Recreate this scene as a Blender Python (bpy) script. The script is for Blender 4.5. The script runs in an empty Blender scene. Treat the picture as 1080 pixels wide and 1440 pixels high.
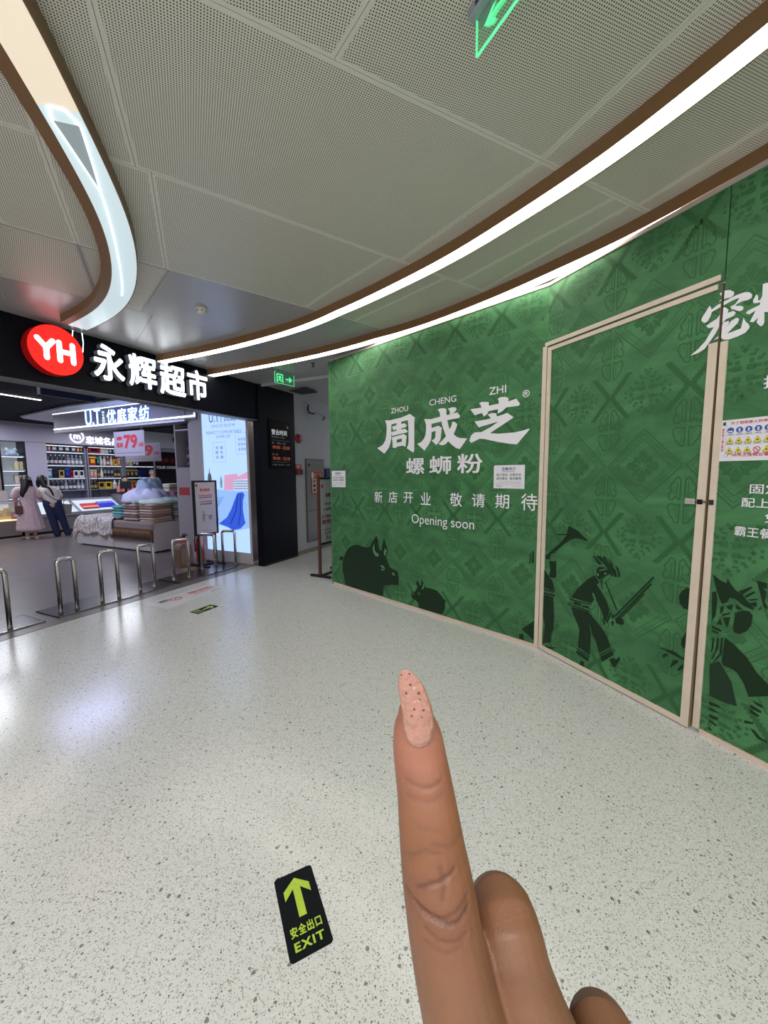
import bpy, math, random
from mathutils import Vector, Matrix
from mathutils.geometry import tessellate_polygon

# ------------------------------------------------------------------ camera
scene = bpy.context.scene
COL = scene.collection
pitch, roll = math.radians(5.55), math.radians(-0.4)
fw = Vector((0, math.cos(pitch), -math.sin(pitch)))
rt0 = Vector((1, 0, 0)); up0 = rt0.cross(fw)
rt = rt0*math.cos(roll) + up0*math.sin(roll)
up = up0*math.cos(roll) - rt0*math.sin(roll)
cd = bpy.data.cameras.new('camera'); cam = bpy.data.objects.new('camera', cd); COL.objects.link(cam)
cd.sensor_fit = 'VERTICAL'; cd.sensor_height = 36.0; cd.lens = 548/1440*36; cd.clip_start = 0.01; cd.clip_end = 100
M = Matrix.Identity(4)
for i in range(3):
    M[i][0] = rt[i]; M[i][1] = up[i]; M[i][2] = -fw[i]
M[0][3], M[1][3], M[2][3] = 0, 0, 1.5
cam.matrix_world = M
scene.camera = cam

# ------------------------------------------------------------------ world, lights, exposure
w = bpy.data.worlds.new('world'); scene.world = w; w.use_nodes = True
w.node_tree.nodes['Background'].inputs[0].default_value = (0.93, 0.95, 1.0, 1)
w.node_tree.nodes['Background'].inputs[1].default_value = 0.8
vs = scene.view_settings
vs.view_transform = 'Standard'; vs.look = 'None'; vs.gamma = 1.0; vs.use_curve_mapping = False
vs.exposure = 0.45
scene.cycles.max_bounces = 8; scene.cycles.use_denoising = True
scene.cycles.sample_clamp_indirect = 6
O_S = Vector((-3.313, 3.473)); S_X = Vector((.4226, .9063)); T_X = Vector((-.9063, .4226))
ANG_S = math.atan2(S_X.y, S_X.x)
def SW(s, t, z=0):
    p = O_S + S_X*s + T_X*t
    return Vector((p.x, p.y, z))
def area(name, loc, sx, sy, power, color=(1, 1, 1), rot=(0, 0, 0)):
    l = bpy.data.lights.new(name, 'AREA'); l.shape = 'RECTANGLE'; l.size = sx; l.size_y = sy
    l.energy = power; l.color = color
    o = bpy.data.objects.new(name, l); COL.objects.link(o); o.location = loc; o.rotation_euler = rot
    return o
# unseen fill lights added behind the viewer and inside the shop
area('hall_fill_light', (-0.3, -1.6, 2.98), 2.4, 1.6, 70, (1.0, .96, .9))
area('hall_fill_light', (-3.2, -0.2, 2.98), 1.6, 2.0, 40, (1.0, .97, .93))
area('shop_fill_light', SW(2.1, 3.2, 2.84), 1.1, .9, 26, (.50, .56, 1.0), (0, 0, ANG_S))  # bluish lamp added to imitate the trough's cool glow on the floor
area('shop_fill_light', SW(.4, 2.0, 2.86), 1.6, .5, 7, (1.0, .86, .74), (0, 0, ANG_S))  # warm lamp added to imitate the warm streak on the floor
for (s, t, p) in ((1.2, 5.0, 34), (3.6, 4.6, 30), (2.6, 7.6, 30), (5.2, 7.3, 34), (0.4, 7.6, 22)):
    area('shop_fill_light', SW(s, t, 2.86), .9, .5, p, (.86, .9, 1.0), (0, 0, ANG_S))
area('passage_ceiling_light', SW(6.4, -1.2, 2.9), .5, .3, 4, (.95, .95, 1.0), (0, 0, ANG_S))


# plan points (metres): ceiling joints and trough edges; outlines of the flat print on the hoarding as (distance along it, height)
DC = {"R_near": [[1.295, 1.454], [1.022, 2.043], [0.906, 2.197], [0.774, 2.39], [0.566, 2.687], [0.275, 3.033], [-0.676, 3.938], [-1.81, 4.501], [-2.488, 4.721]], "R2_near": [[1.855, 2.025], [1.556, 2.645], [1.273, 3.036], [0.974, 3.453], [0.186, 4.283], [-0.852, 4.906], [-2.233, 5.396]], "L_near": [[-1.105, 1.379], [-1.148, 1.494], [-1.22, 1.686], [-1.29, 1.906], [-1.351, 2.119], [-1.435, 2.356], [-1.545, 2.605], [-1.704, 2.887], [-1.92, 3.196], [-2.153, 3.449], [-2.488, 3.692], [-2.797, 3.843]], "L_far": [[-1.239, 1.421], [-1.314, 1.614], [-1.352, 1.767], [-1.431, 2.013], [-1.522, 2.292], [-1.65, 2.594], [-1.811, 2.876], [-2.07, 3.212], [-2.37, 3.474], [-2.84, 3.785]], "R_far": [[1.372, 1.533], [1.087, 2.061], [1.025, 2.188], [0.88, 2.409], [0.592, 2.805], [0.411, 3.035], [-0.703, 4.083], [-1.866, 4.633]], "S1": [[-0.566, 1.452], [0.868, 2.158]], "S2": [[-1.676, 1.872], [0.173, 3.081]], "S3": [[-1.712, 2.965], [-0.655, 3.869]], "S4": [[-2.822, 3.032], [-1.617, 4.32]], "T1": [[-0.959, 1.45], [-1.226, 2.084]], "T1b": [[-1.207, 2.206], [-1.581, 3.007]], "T1c": [[-1.591, 3.072], [-2.17, 3.679]], "Tr": [[0.835, 2.057], [1.105, 1.461]], "Tr2": [[-0.633, 3.712], [0.113, 2.896]], "Tr3": [[-1.517, 4.257], [-0.728, 3.7]], "Tr4": [[0.144, 3.032], [0.493, 2.559]], "T0": [[-0.161, 1.619], [-0.035, 1.455]], "TL": [[-1.703, 2.181], [-2.264, 3.201]], "TL2": [[-2.257, 2.46], [-2.624, 3.106]], "RR": [[0.62, 3.189], [1.325, 2.411]], "RR1": [[1.453, 2.485], [1.765, 1.94]], "RR0": [[1.285, 2.099], [1.519, 1.812]], "sensor": [[-1.648, 3.706], [-1.648, 3.706]]}
GR = {"dark":[[[0.256,0.024],[0.219,0.139],[0.19,0.241],[0.193,0.318],[0.211,0.378],[0.17,0.352],[0.129,0.357],[0.13,0.392],[0.16,0.419],[0.207,0.403],[0.235,0.415],[0.267,0.48],[0.327,0.547],[0.418,0.591],[0.506,0.61],[0.591,0.599],[0.695,0.598],[0.736,0.615],[0.778,0.675],[0.854,0.764],[0.877,0.715],[0.895,0.621],[0.91,0.596],[0.943,0.594],[0.953,0.656],[0.982,0.747],[1.009,0.69],[1.039,0.627],[1.042,0.587],[1.012,0.523],[1.045,0.467],[1.081,0.406],[1.153,0.395],[1.203,0.381],[1.221,0.325],[1.215,0.225],[1.116,0.209],[1.024,0.187],[0.976,0.163],[0.962,0.126],[0.965,0.041]],[[1.518,0.033],[1.513,0.083],[1.477,0.107],[1.428,0.118],[1.407,0.135],[1.408,0.174],[1.428,0.194],[1.464,0.199],[1.485,0.235],[1.501,0.264],[1.48,0.297],[1.501,0.342],[1.525,0.306],[1.541,0.284],[1.551,0.299],[1.561,0.363],[1.588,0.319],[1.619,0.282],[1.696,0.285],[1.77,0.277],[1.821,0.24],[1.865,0.202],[1.89,0.196],[1.872,0.174],[1.875,0.127],[1.866,0.089],[1.838,0.039]],[[2.705,0.131],[2.813,0.233],[2.819,0.06],[2.803,0.064]],[[2.682,0.076],[2.721,0.088],[2.727,0.032],[2.683,0.037]],[[2.794,0.843],[2.782,0.841],[2.778,0.731],[2.797,0.743]],[[2.761,0.82],[2.757,0.727],[2.768,0.729],[2.77,0.821]],[[3.364,0.762],[3.327,0.736],[3.268,0.677],[3.216,0.614],[3.172,0.544],[3.35,0.548],[3.369,0.582],[3.35,0.623],[3.363,0.631],[3.386,0.583],[3.431,0.519],[3.458,0.459],[3.471,0.451],[3.493,0.547],[3.463,0.606],[3.424,0.656],[3.384,0.699],[3.404,0.72]],[[3.163,0.529],[3.35,0.542],[3.349,0.535],[3.16,0.517]],[[3.15,0.502],[3.347,0.509],[3.346,0.502],[3.148,0.495]],[[3.141,0.486],[3.339,0.491],[3.337,0.481],[3.137,0.476]],[[3.193,0.517],[3.267,0.523],[3.258,0.508],[3.203,0.503]],[[3.276,0.513],[3.338,0.521],[3.321,0.503],[3.281,0.503]],[[3.176,0.47],[3.197,0.418],[3.238,0.357],[3.259,0.315],[3.251,0.179],[3.356,0.157],[3.356,0.327],[3.333,0.403],[3.354,0.366],[3.365,0.322],[3.401,0.281],[3.43,0.206],[3.515,0.288],[3.48,0.359],[3.42,0.414],[3.35,0.461],[3.331,0.479]],[[3.245,0.166],[3.359,0.151],[3.357,0.141],[3.241,0.154]],[[3.242,0.145],[3.285,0.145],[3.35,0.132],[3.346,0.104],[3.287,0.111],[3.235,0.128]],[[3.433,0.195],[3.519,0.281],[3.523,0.275],[3.436,0.186]],[[3.44,0.182],[3.528,0.267],[3.542,0.242],[3.458,0.153]],[[3.279,0.082],[3.311,0.088],[3.313,0.048],[3.291,0.029],[3.272,0.037]],[[3.508,0.193],[3.538,0.221],[3.561,0.217],[3.582,0.249],[3.587,0.228],[3.557,0.157],[3.541,0.154]],[[3.379,0.814],[3.402,0.834],[3.439,0.838],[3.479,0.814],[3.477,0.794],[3.45,0.777],[3.427,0.756],[3.403,0.739],[3.377,0.756]],[[3.341,0.899],[3.355,0.901],[3.422,0.854],[3.389,0.847]],[[3.363,0.903],[3.403,0.911],[3.453,0.868],[3.494,0.825],[3.508,0.783],[3.488,0.793],[3.463,0.832],[3.421,0.869]],[[3.415,0.909],[3.439,0.914],[3.46,0.884],[3.525,0.831],[3.533,0.789],[3.515,0.789],[3.486,0.838]],[[3.455,0.906],[3.483,0.889],[3.504,0.864],[3.497,0.855]],[[3.515,0.866],[3.538,0.856],[3.558,0.799],[3.542,0.791],[3.536,0.827]],[[3.444,0.737],[3.452,0.739],[3.55,0.565],[3.541,0.561]],[[3.411,0.744],[3.423,0.744],[3.431,0.673],[3.42,0.693]],[[3.535,0.5],[3.564,0.521],[3.594,0.513],[3.603,0.487],[3.585,0.47],[3.544,0.47]],[[3.441,0.476],[3.467,0.439],[3.456,0.427],[3.441,0.453]],[[3.494,0.532],[3.51,0.53],[3.483,0.448],[3.473,0.445]],[[3.514,0.527],[3.53,0.517],[3.524,0.489],[3.508,0.499]],[[3.513,0.478],[3.532,0.473],[3.522,0.439],[3.51,0.454]],[[2.945,0.828],[2.923,0.832],[2.985,0.891],[3.055,0.954],[3.102,1.011],[3.123,1.096],[3.204,1.066],[3.251,1.033],[3.301,1.005],[3.279,1.001],[3.225,1.009],[3.188,1.008],[3.133,0.983],[3.076,0.937],[3.007,0.87]],[[3.022,1.017],[3.106,1.027],[3.107,1.02],[3.022,1.008]],[[2.907,0.825],[2.95,0.833],[2.955,0.799],[2.909,0.79]],[[2.947,0.782],[3.016,0.795],[3.022,0.666],[2.996,0.651],[2.947,0.652],[2.961,0.712]],[[2.873,0.747],[2.901,0.699],[2.947,0.652],[2.986,0.622],[3.016,0.542],[2.882,0.55]],[[2.882,0.537],[3.006,0.539],[3.003,0.53],[2.883,0.525]],[[2.883,0.505],[3.021,0.519],[3.015,0.503],[2.884,0.492]],[[2.884,0.487],[2.997,0.495],[3.014,0.357],[3.014,0.233],[2.995,0.172],[2.993,0.108],[2.902,0.062],[2.918,0.16],[2.921,0.235],[2.891,0.316]],[[2.934,0.065],[2.978,0.065],[3.052,0.089],[3.011,0.061],[2.952,0.038]],[[2.871,0.809],[2.891,0.8],[2.899,0.761],[2.873,0.751]],[[3.529,0.517],[3.768,0.851],[3.777,0.845],[3.537,0.511]],[[3.548,0.511],[3.757,0.808],[3.766,0.802],[3.555,0.504]],[[3.561,0.506],[3.717,0.729],[3.723,0.722],[3.568,0.502]],[[3.997,0.83],[3.961,0.833],[3.935,0.805],[3.921,0.768],[3.927,0.731],[3.951,0.705],[3.976,0.703],[4.0,0.717]],[[3.974,0.855],[3.992,0.857],[3.993,0.841],[3.979,0.842]],[[3.997,0.6],[3.971,0.565],[3.953,0.52],[3.952,0.482],[3.969,0.468],[4.001,0.473]],[[3.829,0.421],[3.873,0.423],[3.911,0.431],[3.958,0.412],[4.0,0.409],[3.997,0.399],[3.951,0.4],[3.89,0.408]],[[3.856,0.38],[3.874,0.397],[3.892,0.4],[3.857,0.358]],[[3.899,0.316],[3.915,0.371],[3.941,0.387],[3.945,0.372]],[[3.941,0.322],[3.954,0.354],[3.971,0.375],[3.973,0.35],[3.952,0.321]],[[4.075,0.937],[4.111,0.911],[4.14,0.903],[4.144,0.931],[4.158,0.904],[4.181,0.876],[4.212,0.859],[4.243,0.824],[4.264,0.805],[4.262,0.793],[4.221,0.802],[4.184,0.829],[4.16,0.829],[4.15,0.799],[4.126,0.784],[4.099,0.85]],[[4.196,0.873],[4.245,0.912],[4.251,0.907],[4.212,0.859]],[[4.218,0.853],[4.258,0.892],[4.264,0.885],[4.23,0.849]],[[4.236,0.842],[4.274,0.856],[4.275,0.849],[4.245,0.836]],[[4.243,0.824],[4.272,0.84],[4.272,0.811],[4.255,0.816]],[[4.278,0.798],[4.293,0.825],[4.291,0.806]],[[4.078,0.836],[4.097,0.846],[4.106,0.798],[4.102,0.71],[4.088,0.674]],[[4.189,0.755],[4.217,0.777],[4.246,0.781],[4.261,0.764],[4.259,0.711],[4.241,0.672],[4.214,0.646],[4.19,0.648],[4.183,0.669]],[[4.121,0.763],[4.139,0.777],[4.135,0.744],[4.123,0.725]],[[4.145,0.778],[4.177,0.796],[4.173,0.765],[4.158,0.764]],[[4.13,0.727],[4.168,0.751],[4.166,0.739],[4.133,0.719]],[[4.137,0.71],[4.17,0.725],[4.161,0.668],[4.156,0.662]],[[4.111,0.666],[4.125,0.702],[4.137,0.667]],[[4.186,0.803],[4.217,0.786],[4.203,0.774],[4.19,0.781]],[[4.089,0.65],[4.135,0.639],[4.133,0.627],[4.09,0.635]],[[4.091,0.627],[4.124,0.619],[4.121,0.61],[4.092,0.615]],[[4.097,0.581],[4.105,0.584],[4.104,0.52],[4.096,0.489],[4.095,0.508]],[[4.119,0.59],[4.127,0.593],[4.126,0.53],[4.101,0.454],[4.099,0.466],[4.114,0.516]],[[4.136,0.597],[4.144,0.6],[4.145,0.506],[4.109,0.438],[4.108,0.443],[4.134,0.505]],[[4.153,0.603],[4.188,0.586],[4.25,0.537],[4.3,0.47],[4.357,0.425],[4.36,0.383],[4.273,0.33],[4.248,0.392],[4.216,0.437],[4.185,0.446],[4.153,0.446],[4.146,0.475]],[[4.288,0.321],[4.33,0.315],[4.333,0.302],[4.305,0.305]],[[4.281,0.295],[4.332,0.282],[4.324,0.271],[4.285,0.274]],[[4.279,0.271],[4.323,0.255],[4.315,0.243],[4.284,0.251]],[[4.267,0.198],[4.301,0.204],[4.299,0.195],[4.262,0.18]],[[4.289,0.166],[4.309,0.167],[4.333,0.144],[4.36,0.14],[4.36,0.132],[4.323,0.13]],[[4.104,0.212],[4.15,0.213],[4.163,0.204],[4.105,0.192]],[[4.106,0.18],[4.146,0.174],[4.156,0.168],[4.107,0.164]],[[4.109,0.14],[4.151,0.141],[4.149,0.123],[4.11,0.124]],[[4.111,0.108],[4.151,0.096],[4.145,0.088],[4.111,0.096]],[[4.11,0.071],[4.127,0.052],[4.112,0.049]],[[4.265,0.948],[4.305,0.946],[4.307,0.918],[4.292,0.917],[4.306,0.9],[4.302,0.849],[4.313,0.831],[4.314,0.813],[4.301,0.82]]],"grey":[[[4.092,0.426],[4.134,0.461],[4.161,0.427],[4.196,0.373],[4.228,0.253],[4.173,0.242],[4.103,0.244]]],"light":[[[0.813,0.666],[0.787,0.607],[0.796,0.553],[0.835,0.51],[0.894,0.515],[0.884,0.552],[0.845,0.553],[0.82,0.584]],[[1.0,0.628],[0.98,0.579],[0.985,0.532],[1.008,0.549],[1.027,0.605]],[[0.912,0.405],[0.95,0.418],[0.988,0.397],[0.997,0.365],[0.969,0.381],[0.931,0.395]],[[0.93,0.367],[0.969,0.374],[0.978,0.355],[0.94,0.352]],[[1.113,0.352],[1.135,0.365],[1.162,0.334],[1.126,0.323]],[[1.585,0.318],[1.601,0.29],[1.581,0.255],[1.557,0.253],[1.576,0.279]],[[1.509,0.2],[1.529,0.207],[1.529,0.181],[1.513,0.178]],[[1.428,0.179],[1.448,0.185],[1.448,0.166],[1.431,0.163]],[[3.396,0.806],[3.447,0.829],[3.451,0.824],[3.4,0.802]],[[3.437,0.793],[3.452,0.804],[3.457,0.793],[3.441,0.784]],[[3.384,0.784],[3.397,0.783],[3.395,0.764],[3.385,0.761]],[[3.354,0.632],[3.363,0.631],[3.388,0.583],[3.382,0.585]]],"white":[[[4.011,2.439],[4.028,2.448],[4.055,2.441],[4.075,2.423],[4.076,2.409],[4.065,2.4],[4.041,2.404],[4.01,2.398],[4.026,2.415]],[[3.934,2.329],[3.937,2.345],[3.969,2.395],[3.977,2.38],[3.979,2.371],[4.007,2.385],[4.045,2.394],[4.091,2.403],[4.12,2.403],[4.14,2.395],[4.152,2.379],[4.151,2.364],[4.136,2.359],[4.113,2.362],[4.091,2.357],[4.085,2.349],[4.107,2.343],[4.12,2.332],[4.119,2.319],[4.107,2.316],[4.09,2.326],[4.079,2.336],[4.071,2.337],[4.063,2.354],[4.084,2.359],[4.101,2.384],[4.073,2.383],[4.026,2.37],[3.982,2.358],[3.976,2.335],[3.965,2.315],[3.95,2.311]],[[3.89,2.154],[3.928,2.18],[3.96,2.212],[3.98,2.248],[3.996,2.275],[3.974,2.276],[3.959,2.292],[3.976,2.302],[4.008,2.314],[4.024,2.338],[4.023,2.363],[4.04,2.361],[4.057,2.342],[4.054,2.327],[4.08,2.328],[4.09,2.314],[4.081,2.302],[4.051,2.297],[4.025,2.278],[4.006,2.239],[3.979,2.198],[3.959,2.171],[3.929,2.158]],[[3.999,2.205],[4.024,2.225],[4.031,2.235],[4.029,2.256],[4.038,2.285],[4.062,2.285],[4.064,2.276],[4.054,2.256],[4.073,2.281],[4.095,2.289],[4.106,2.278],[4.101,2.26],[4.058,2.221],[4.116,2.228],[4.124,2.279],[4.133,2.257],[4.149,2.236],[4.152,2.22],[4.137,2.201],[4.105,2.192],[4.068,2.188],[4.044,2.195],[4.029,2.212]],[[4.157,2.35],[4.169,2.374],[4.176,2.362],[4.177,2.342],[4.185,2.339],[4.192,2.355],[4.191,2.411],[4.203,2.413],[4.215,2.406],[4.224,2.269],[4.206,2.276],[4.209,2.227],[4.204,2.214],[4.195,2.212],[4.178,2.237],[4.183,2.258],[4.166,2.242],[4.151,2.248],[4.171,2.296],[4.147,2.286],[4.132,2.297],[4.139,2.306],[4.185,2.317],[4.186,2.33],[4.172,2.33],[4.159,2.336]]],"zhou":[[[1.015,2.11],[1.116,2.102],[1.115,2.053],[1.111,1.972],[1.113,1.901],[1.102,1.855],[1.072,1.797],[1.001,1.734],[0.881,1.804],[0.935,1.82],[0.983,1.844],[1.017,1.884],[1.032,1.931],[1.04,2.001],[1.039,2.06]],[[1.099,2.103],[1.276,2.117],[1.391,2.141],[1.462,2.095],[1.455,2.049],[1.455,1.75],[1.44,1.727],[1.345,1.78],[1.362,1.805],[1.372,1.838],[1.372,1.984],[1.363,2.079],[1.111,2.055],[1.099,2.055]],[[1.195,2.067],[1.267,2.074],[1.266,1.951],[1.195,1.942]],[[1.124,2.03],[1.197,2.039],[1.267,2.045],[1.315,2.051],[1.344,2.029],[1.338,2.007],[1.267,1.999],[1.198,1.994],[1.144,1.989],[1.132,2.017]],[[1.113,1.971],[1.196,1.979],[1.267,1.987],[1.323,1.991],[1.365,1.957],[1.338,1.947],[1.266,1.942],[1.127,1.927],[1.113,1.954]],[[1.121,1.912],[1.196,1.922],[1.196,1.803],[1.187,1.789],[1.134,1.797],[1.131,1.865]],[[1.192,1.921],[1.303,1.936],[1.346,1.911],[1.342,1.885],[1.272,1.889],[1.196,1.88]],[[1.272,1.913],[1.344,1.911],[1.33,1.797],[1.275,1.813]],[[1.192,1.846],[1.276,1.855],[1.279,1.811],[1.192,1.802]]],"cheng":[[[1.591,2.066],[1.683,2.056],[1.796,2.069],[1.811,2.02],[1.687,2.008],[1.688,1.915],[1.683,1.859],[1.663,1.814],[1.595,1.743],[1.495,1.816],[1.55,1.833],[1.588,1.865],[1.609,1.904],[1.616,1.966],[1.614,2.012]],[[1.764,2.142],[1.796,2.149],[1.837,2.147],[1.871,2.134],[1.873,2.075],[1.882,2.025],[1.893,1.986],[1.91,1.935],[1.933,1.966],[1.943,2.005],[1.972,2.0],[2.002,1.976],[1.992,1.945],[1.961,1.883],[2.0,1.853],[2.039,1.84],[2.115,1.832],[2.034,1.736],[1.988,1.749],[1.935,1.787],[1.898,1.819],[1.861,1.791],[1.82,1.783],[1.778,1.799],[1.826,1.832],[1.867,1.871],[1.839,1.936],[1.821,1.982],[1.811,2.021],[1.794,2.083],[1.789,2.111]],[[1.793,2.068],[1.919,2.079],[2.0,2.087],[2.033,2.052],[2.023,2.032],[1.879,2.025],[1.797,2.021]],[[1.891,2.135],[1.931,2.143],[1.977,2.138],[1.993,2.117],[1.971,2.096],[1.945,2.083],[1.909,2.081],[1.915,2.105]],[[1.684,1.966],[1.727,1.973],[1.773,1.982],[1.818,1.957],[1.81,1.905],[1.802,1.851],[1.785,1.818],[1.749,1.79],[1.684,1.844],[1.717,1.848],[1.733,1.866],[1.74,1.933],[1.684,1.924]]],"zhi":[[[2.147,2.099],[2.262,2.1],[2.258,2.12],[2.238,2.142],[2.267,2.151],[2.338,2.14],[2.34,2.107],[2.437,2.113],[2.435,2.141],[2.425,2.157],[2.454,2.166],[2.501,2.162],[2.528,2.149],[2.526,2.12],[2.6,2.133],[2.635,2.087],[2.625,2.071],[2.51,2.071],[2.475,2.044],[2.427,2.027],[2.432,2.065],[2.339,2.059],[2.324,2.034],[2.29,2.016],[2.27,2.051],[2.193,2.038]],[[2.194,1.982],[2.296,1.986],[2.36,1.992],[2.35,2.009],[2.33,2.03],[2.371,2.039],[2.414,2.033],[2.421,2.004],[2.47,2.012],[2.52,2.023],[2.579,1.981],[2.565,1.97],[2.356,1.862],[2.437,1.851],[2.521,1.85],[2.591,1.85],[2.659,1.858],[2.721,1.872],[2.724,1.863],[2.617,1.747],[2.547,1.756],[2.426,1.781],[2.3,1.814],[2.251,1.82],[2.161,1.787],[2.14,1.808],[2.159,1.856],[2.196,1.882],[2.269,1.879],[2.361,1.916],[2.435,1.957],[2.239,1.924]]]}

# ------------------------------------------------------------------ materials
def lin(c):
    out = []
    for v in c:
        v = v/255.0
        out.append(v/12.92 if v <= .04045 else ((v+.055)/1.055)**2.4)
    return tuple(out)
MATS = {}
def mat(name, rgb, rough=.6, metal=0.0, emit=None, es=1.0, noise=0.0, nscale=30, bump=0.0, bscale=200, alpha=1.0, trans=0.0, coat=0.0, spec=.5, sss=0.0):
    if name in MATS: return MATS[name]
    m = bpy.data.materials.new(name); m.use_nodes = True; MATS[name] = m
    nt = m.node_tree; b = nt.nodes['Principled BSDF']
    col = (*lin(rgb), 1)
    b.inputs['Base Color'].default_value = col
    b.inputs['Roughness'].default_value = rough; b.inputs['Metallic'].default_value = metal
    b.inputs['Specular IOR Level'].default_value = spec
    if coat: b.inputs['Coat Weight'].default_value = coat
    if trans: b.inputs['Transmission Weight'].default_value = trans
    if sss:
        b.inputs['Subsurface Weight'].default_value = sss; b.inputs['Subsurface Radius'].default_value = (.004, .0018, .0009); b.inputs['Subsurface Scale'].default_value = 1
    if emit is not None:
        b.inputs['Emission Color'].default_value = (*lin(emit), 1); b.inputs['Emission Strength'].default_value = es
    if alpha < 1: b.inputs['Alpha'].default_value = alpha
    if noise or bump:
        tc = nt.nodes.new('ShaderNodeTexCoord')
    if noise:
        n = nt.nodes.new('ShaderNodeTexNoise'); n.inputs['Scale'].default_value = nscale; n.inputs['Detail'].default_value = 4
        r = nt.nodes.new('ShaderNodeMapRange'); r.inputs[1].default_value = .3; r.inputs[2].default_value = .7
        r.inputs[3].default_value = 1-noise; r.inputs[4].default_value = 1+noise
        mx = nt.nodes.new('ShaderNodeVectorMath'); mx.operation = 'SCALE'
        mx.inputs[0].default_value = col[:3]
        nt.links.new(tc.outputs['Object'], n.inputs['Vector']); nt.links.new(n.outputs['Fac'], r.inputs[0])
        nt.links.new(r.outputs[0], mx.inputs['Scale']); nt.links.new(mx.outputs[0], b.inputs['Base Color'])
    if bump:
        n2 = nt.nodes.new('ShaderNodeTexNoise'); n2.inputs['Scale'].default_value = bscale
        bp = nt.nodes.new('ShaderNodeBump'); bp.inputs['Strength'].default_value = bump; bp.inputs['Distance'].default_value = .002
        nt.links.new(tc.outputs['Object'], n2.inputs['Vector']); nt.links.new(n2.outputs['Fac'], bp.inputs['Height'])
        nt.links.new(bp.outputs[0], b.inputs['Normal'])
    return m

def terrazzo():
    m = bpy.data.materials.new('terrazzo'); m.use_nodes = True; nt = m.node_tree; b = nt.nodes['Principled BSDF']
    N = nt.nodes.new; Lk = nt.links.new
    tc = N('ShaderNodeTexCoord')
    base = (*lin((212, 213, 212)), 1)
    cur = None
    def chips(scale, lo, size, c1, prev):
        v = N('ShaderNodeTexVoronoi'); v.inputs['Scale'].default_value = scale; v.inputs['Randomness'].default_value = 1
        Lk(tc.outputs['Object'], v.inputs['Vector'])
        nz = N('ShaderNodeTexNoise'); nz.inputs['Scale'].default_value = scale*1.6; Lk(tc.outputs['Object'], nz.inputs['Vector'])
        sep = N('ShaderNodeSeparateColor'); Lk(v.outputs['Color'], sep.inputs[0])
        gt = N('ShaderNodeMath'); gt.operation = 'GREATER_THAN'; gt.inputs[1].default_value = lo; Lk(sep.outputs[0], gt.inputs[0])
        # radius varies with the cell's green channel and the noise gives it a ragged outline
        rad = N('ShaderNodeMath'); rad.operation = 'MULTIPLY_ADD'; rad.inputs[1].default_value = size*.9; rad.inputs[2].default_value = size*.35; Lk(sep.outputs[1], rad.inputs[0])
        ad = N('ShaderNodeMath'); ad.operation = 'MULTIPLY_ADD'; ad.inputs[1].default_value = .5; Lk(nz.outputs['Fac'], ad.inputs[0]); Lk(v.outputs['Distance'], ad.inputs[2])
        sb = N('ShaderNodeMath'); sb.operation = 'SUBTRACT'; sb.inputs[1].default_value = .25; Lk(ad.outputs[0], sb.inputs[0])
        lt = N('ShaderNodeMath'); lt.operation = 'LESS_THAN'; Lk(sb.outputs[0], lt.inputs[0]); Lk(rad.outputs[0], lt.inputs[1])
        mu = N('ShaderNodeMath'); mu.operation = 'MULTIPLY'; Lk(gt.outputs[0], mu.inputs[0]); Lk(lt.outputs[0], mu.inputs[1])
        mx = N('ShaderNodeMix'); mx.data_type = 'RGBA'; Lk(mu.outputs[0], mx.inputs['Factor'])
        if prev is None: mx.inputs['A'].default_value = base
        else: Lk(prev, mx.inputs['A'])
        cr = N('ShaderNodeValToRGB'); cr.color_ramp.elements[0].color = (*lin(c1[0]), 1); cr.color_ramp.elements[1].color = (*lin(c1[1]), 1)
        Lk(sep.outputs[2], cr.inputs[0]); Lk(cr.outputs[0], mx.inputs['B'])
        return mx.outputs['Result']
    cur = chips(95, .35, .42, ((192, 192, 188), (222, 222, 220)), None)
    cur = chips(210, .45, .40, ((150, 150, 142), (205, 203, 194)), cur)
    cur = chips(120, .56, .32, ((112, 112, 106), (176, 172, 162)), cur)
    cur = chips(50, .76, .27, ((120, 120, 114), (178, 175, 166)), cur)
    cur = chips(260, .80, .34, ((58, 60, 58), (110, 108, 100)), cur)
    nz = N('ShaderNodeTexNoise'); nz.inputs['Scale'].default_value = 1.3; nz.inputs['Detail'].default_value = 5; Lk(tc.outputs['Object'], nz.inputs['Vector'])
    mr = N('ShaderNodeMapRange'); mr.inputs[1].default_value = .35; mr.inputs[2].default_value = .65; mr.inputs[3].default_value = .18; mr.inputs[4].default_value = .22
    Lk(nz.outputs['Fac'], mr.inputs[0]); Lk(mr.outputs[0], b.inputs['Roughness'])
    Lk(cur, b.inputs['Base Color'])
    b.inputs['Specular IOR Level'].default_value = .55
    return m

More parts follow.
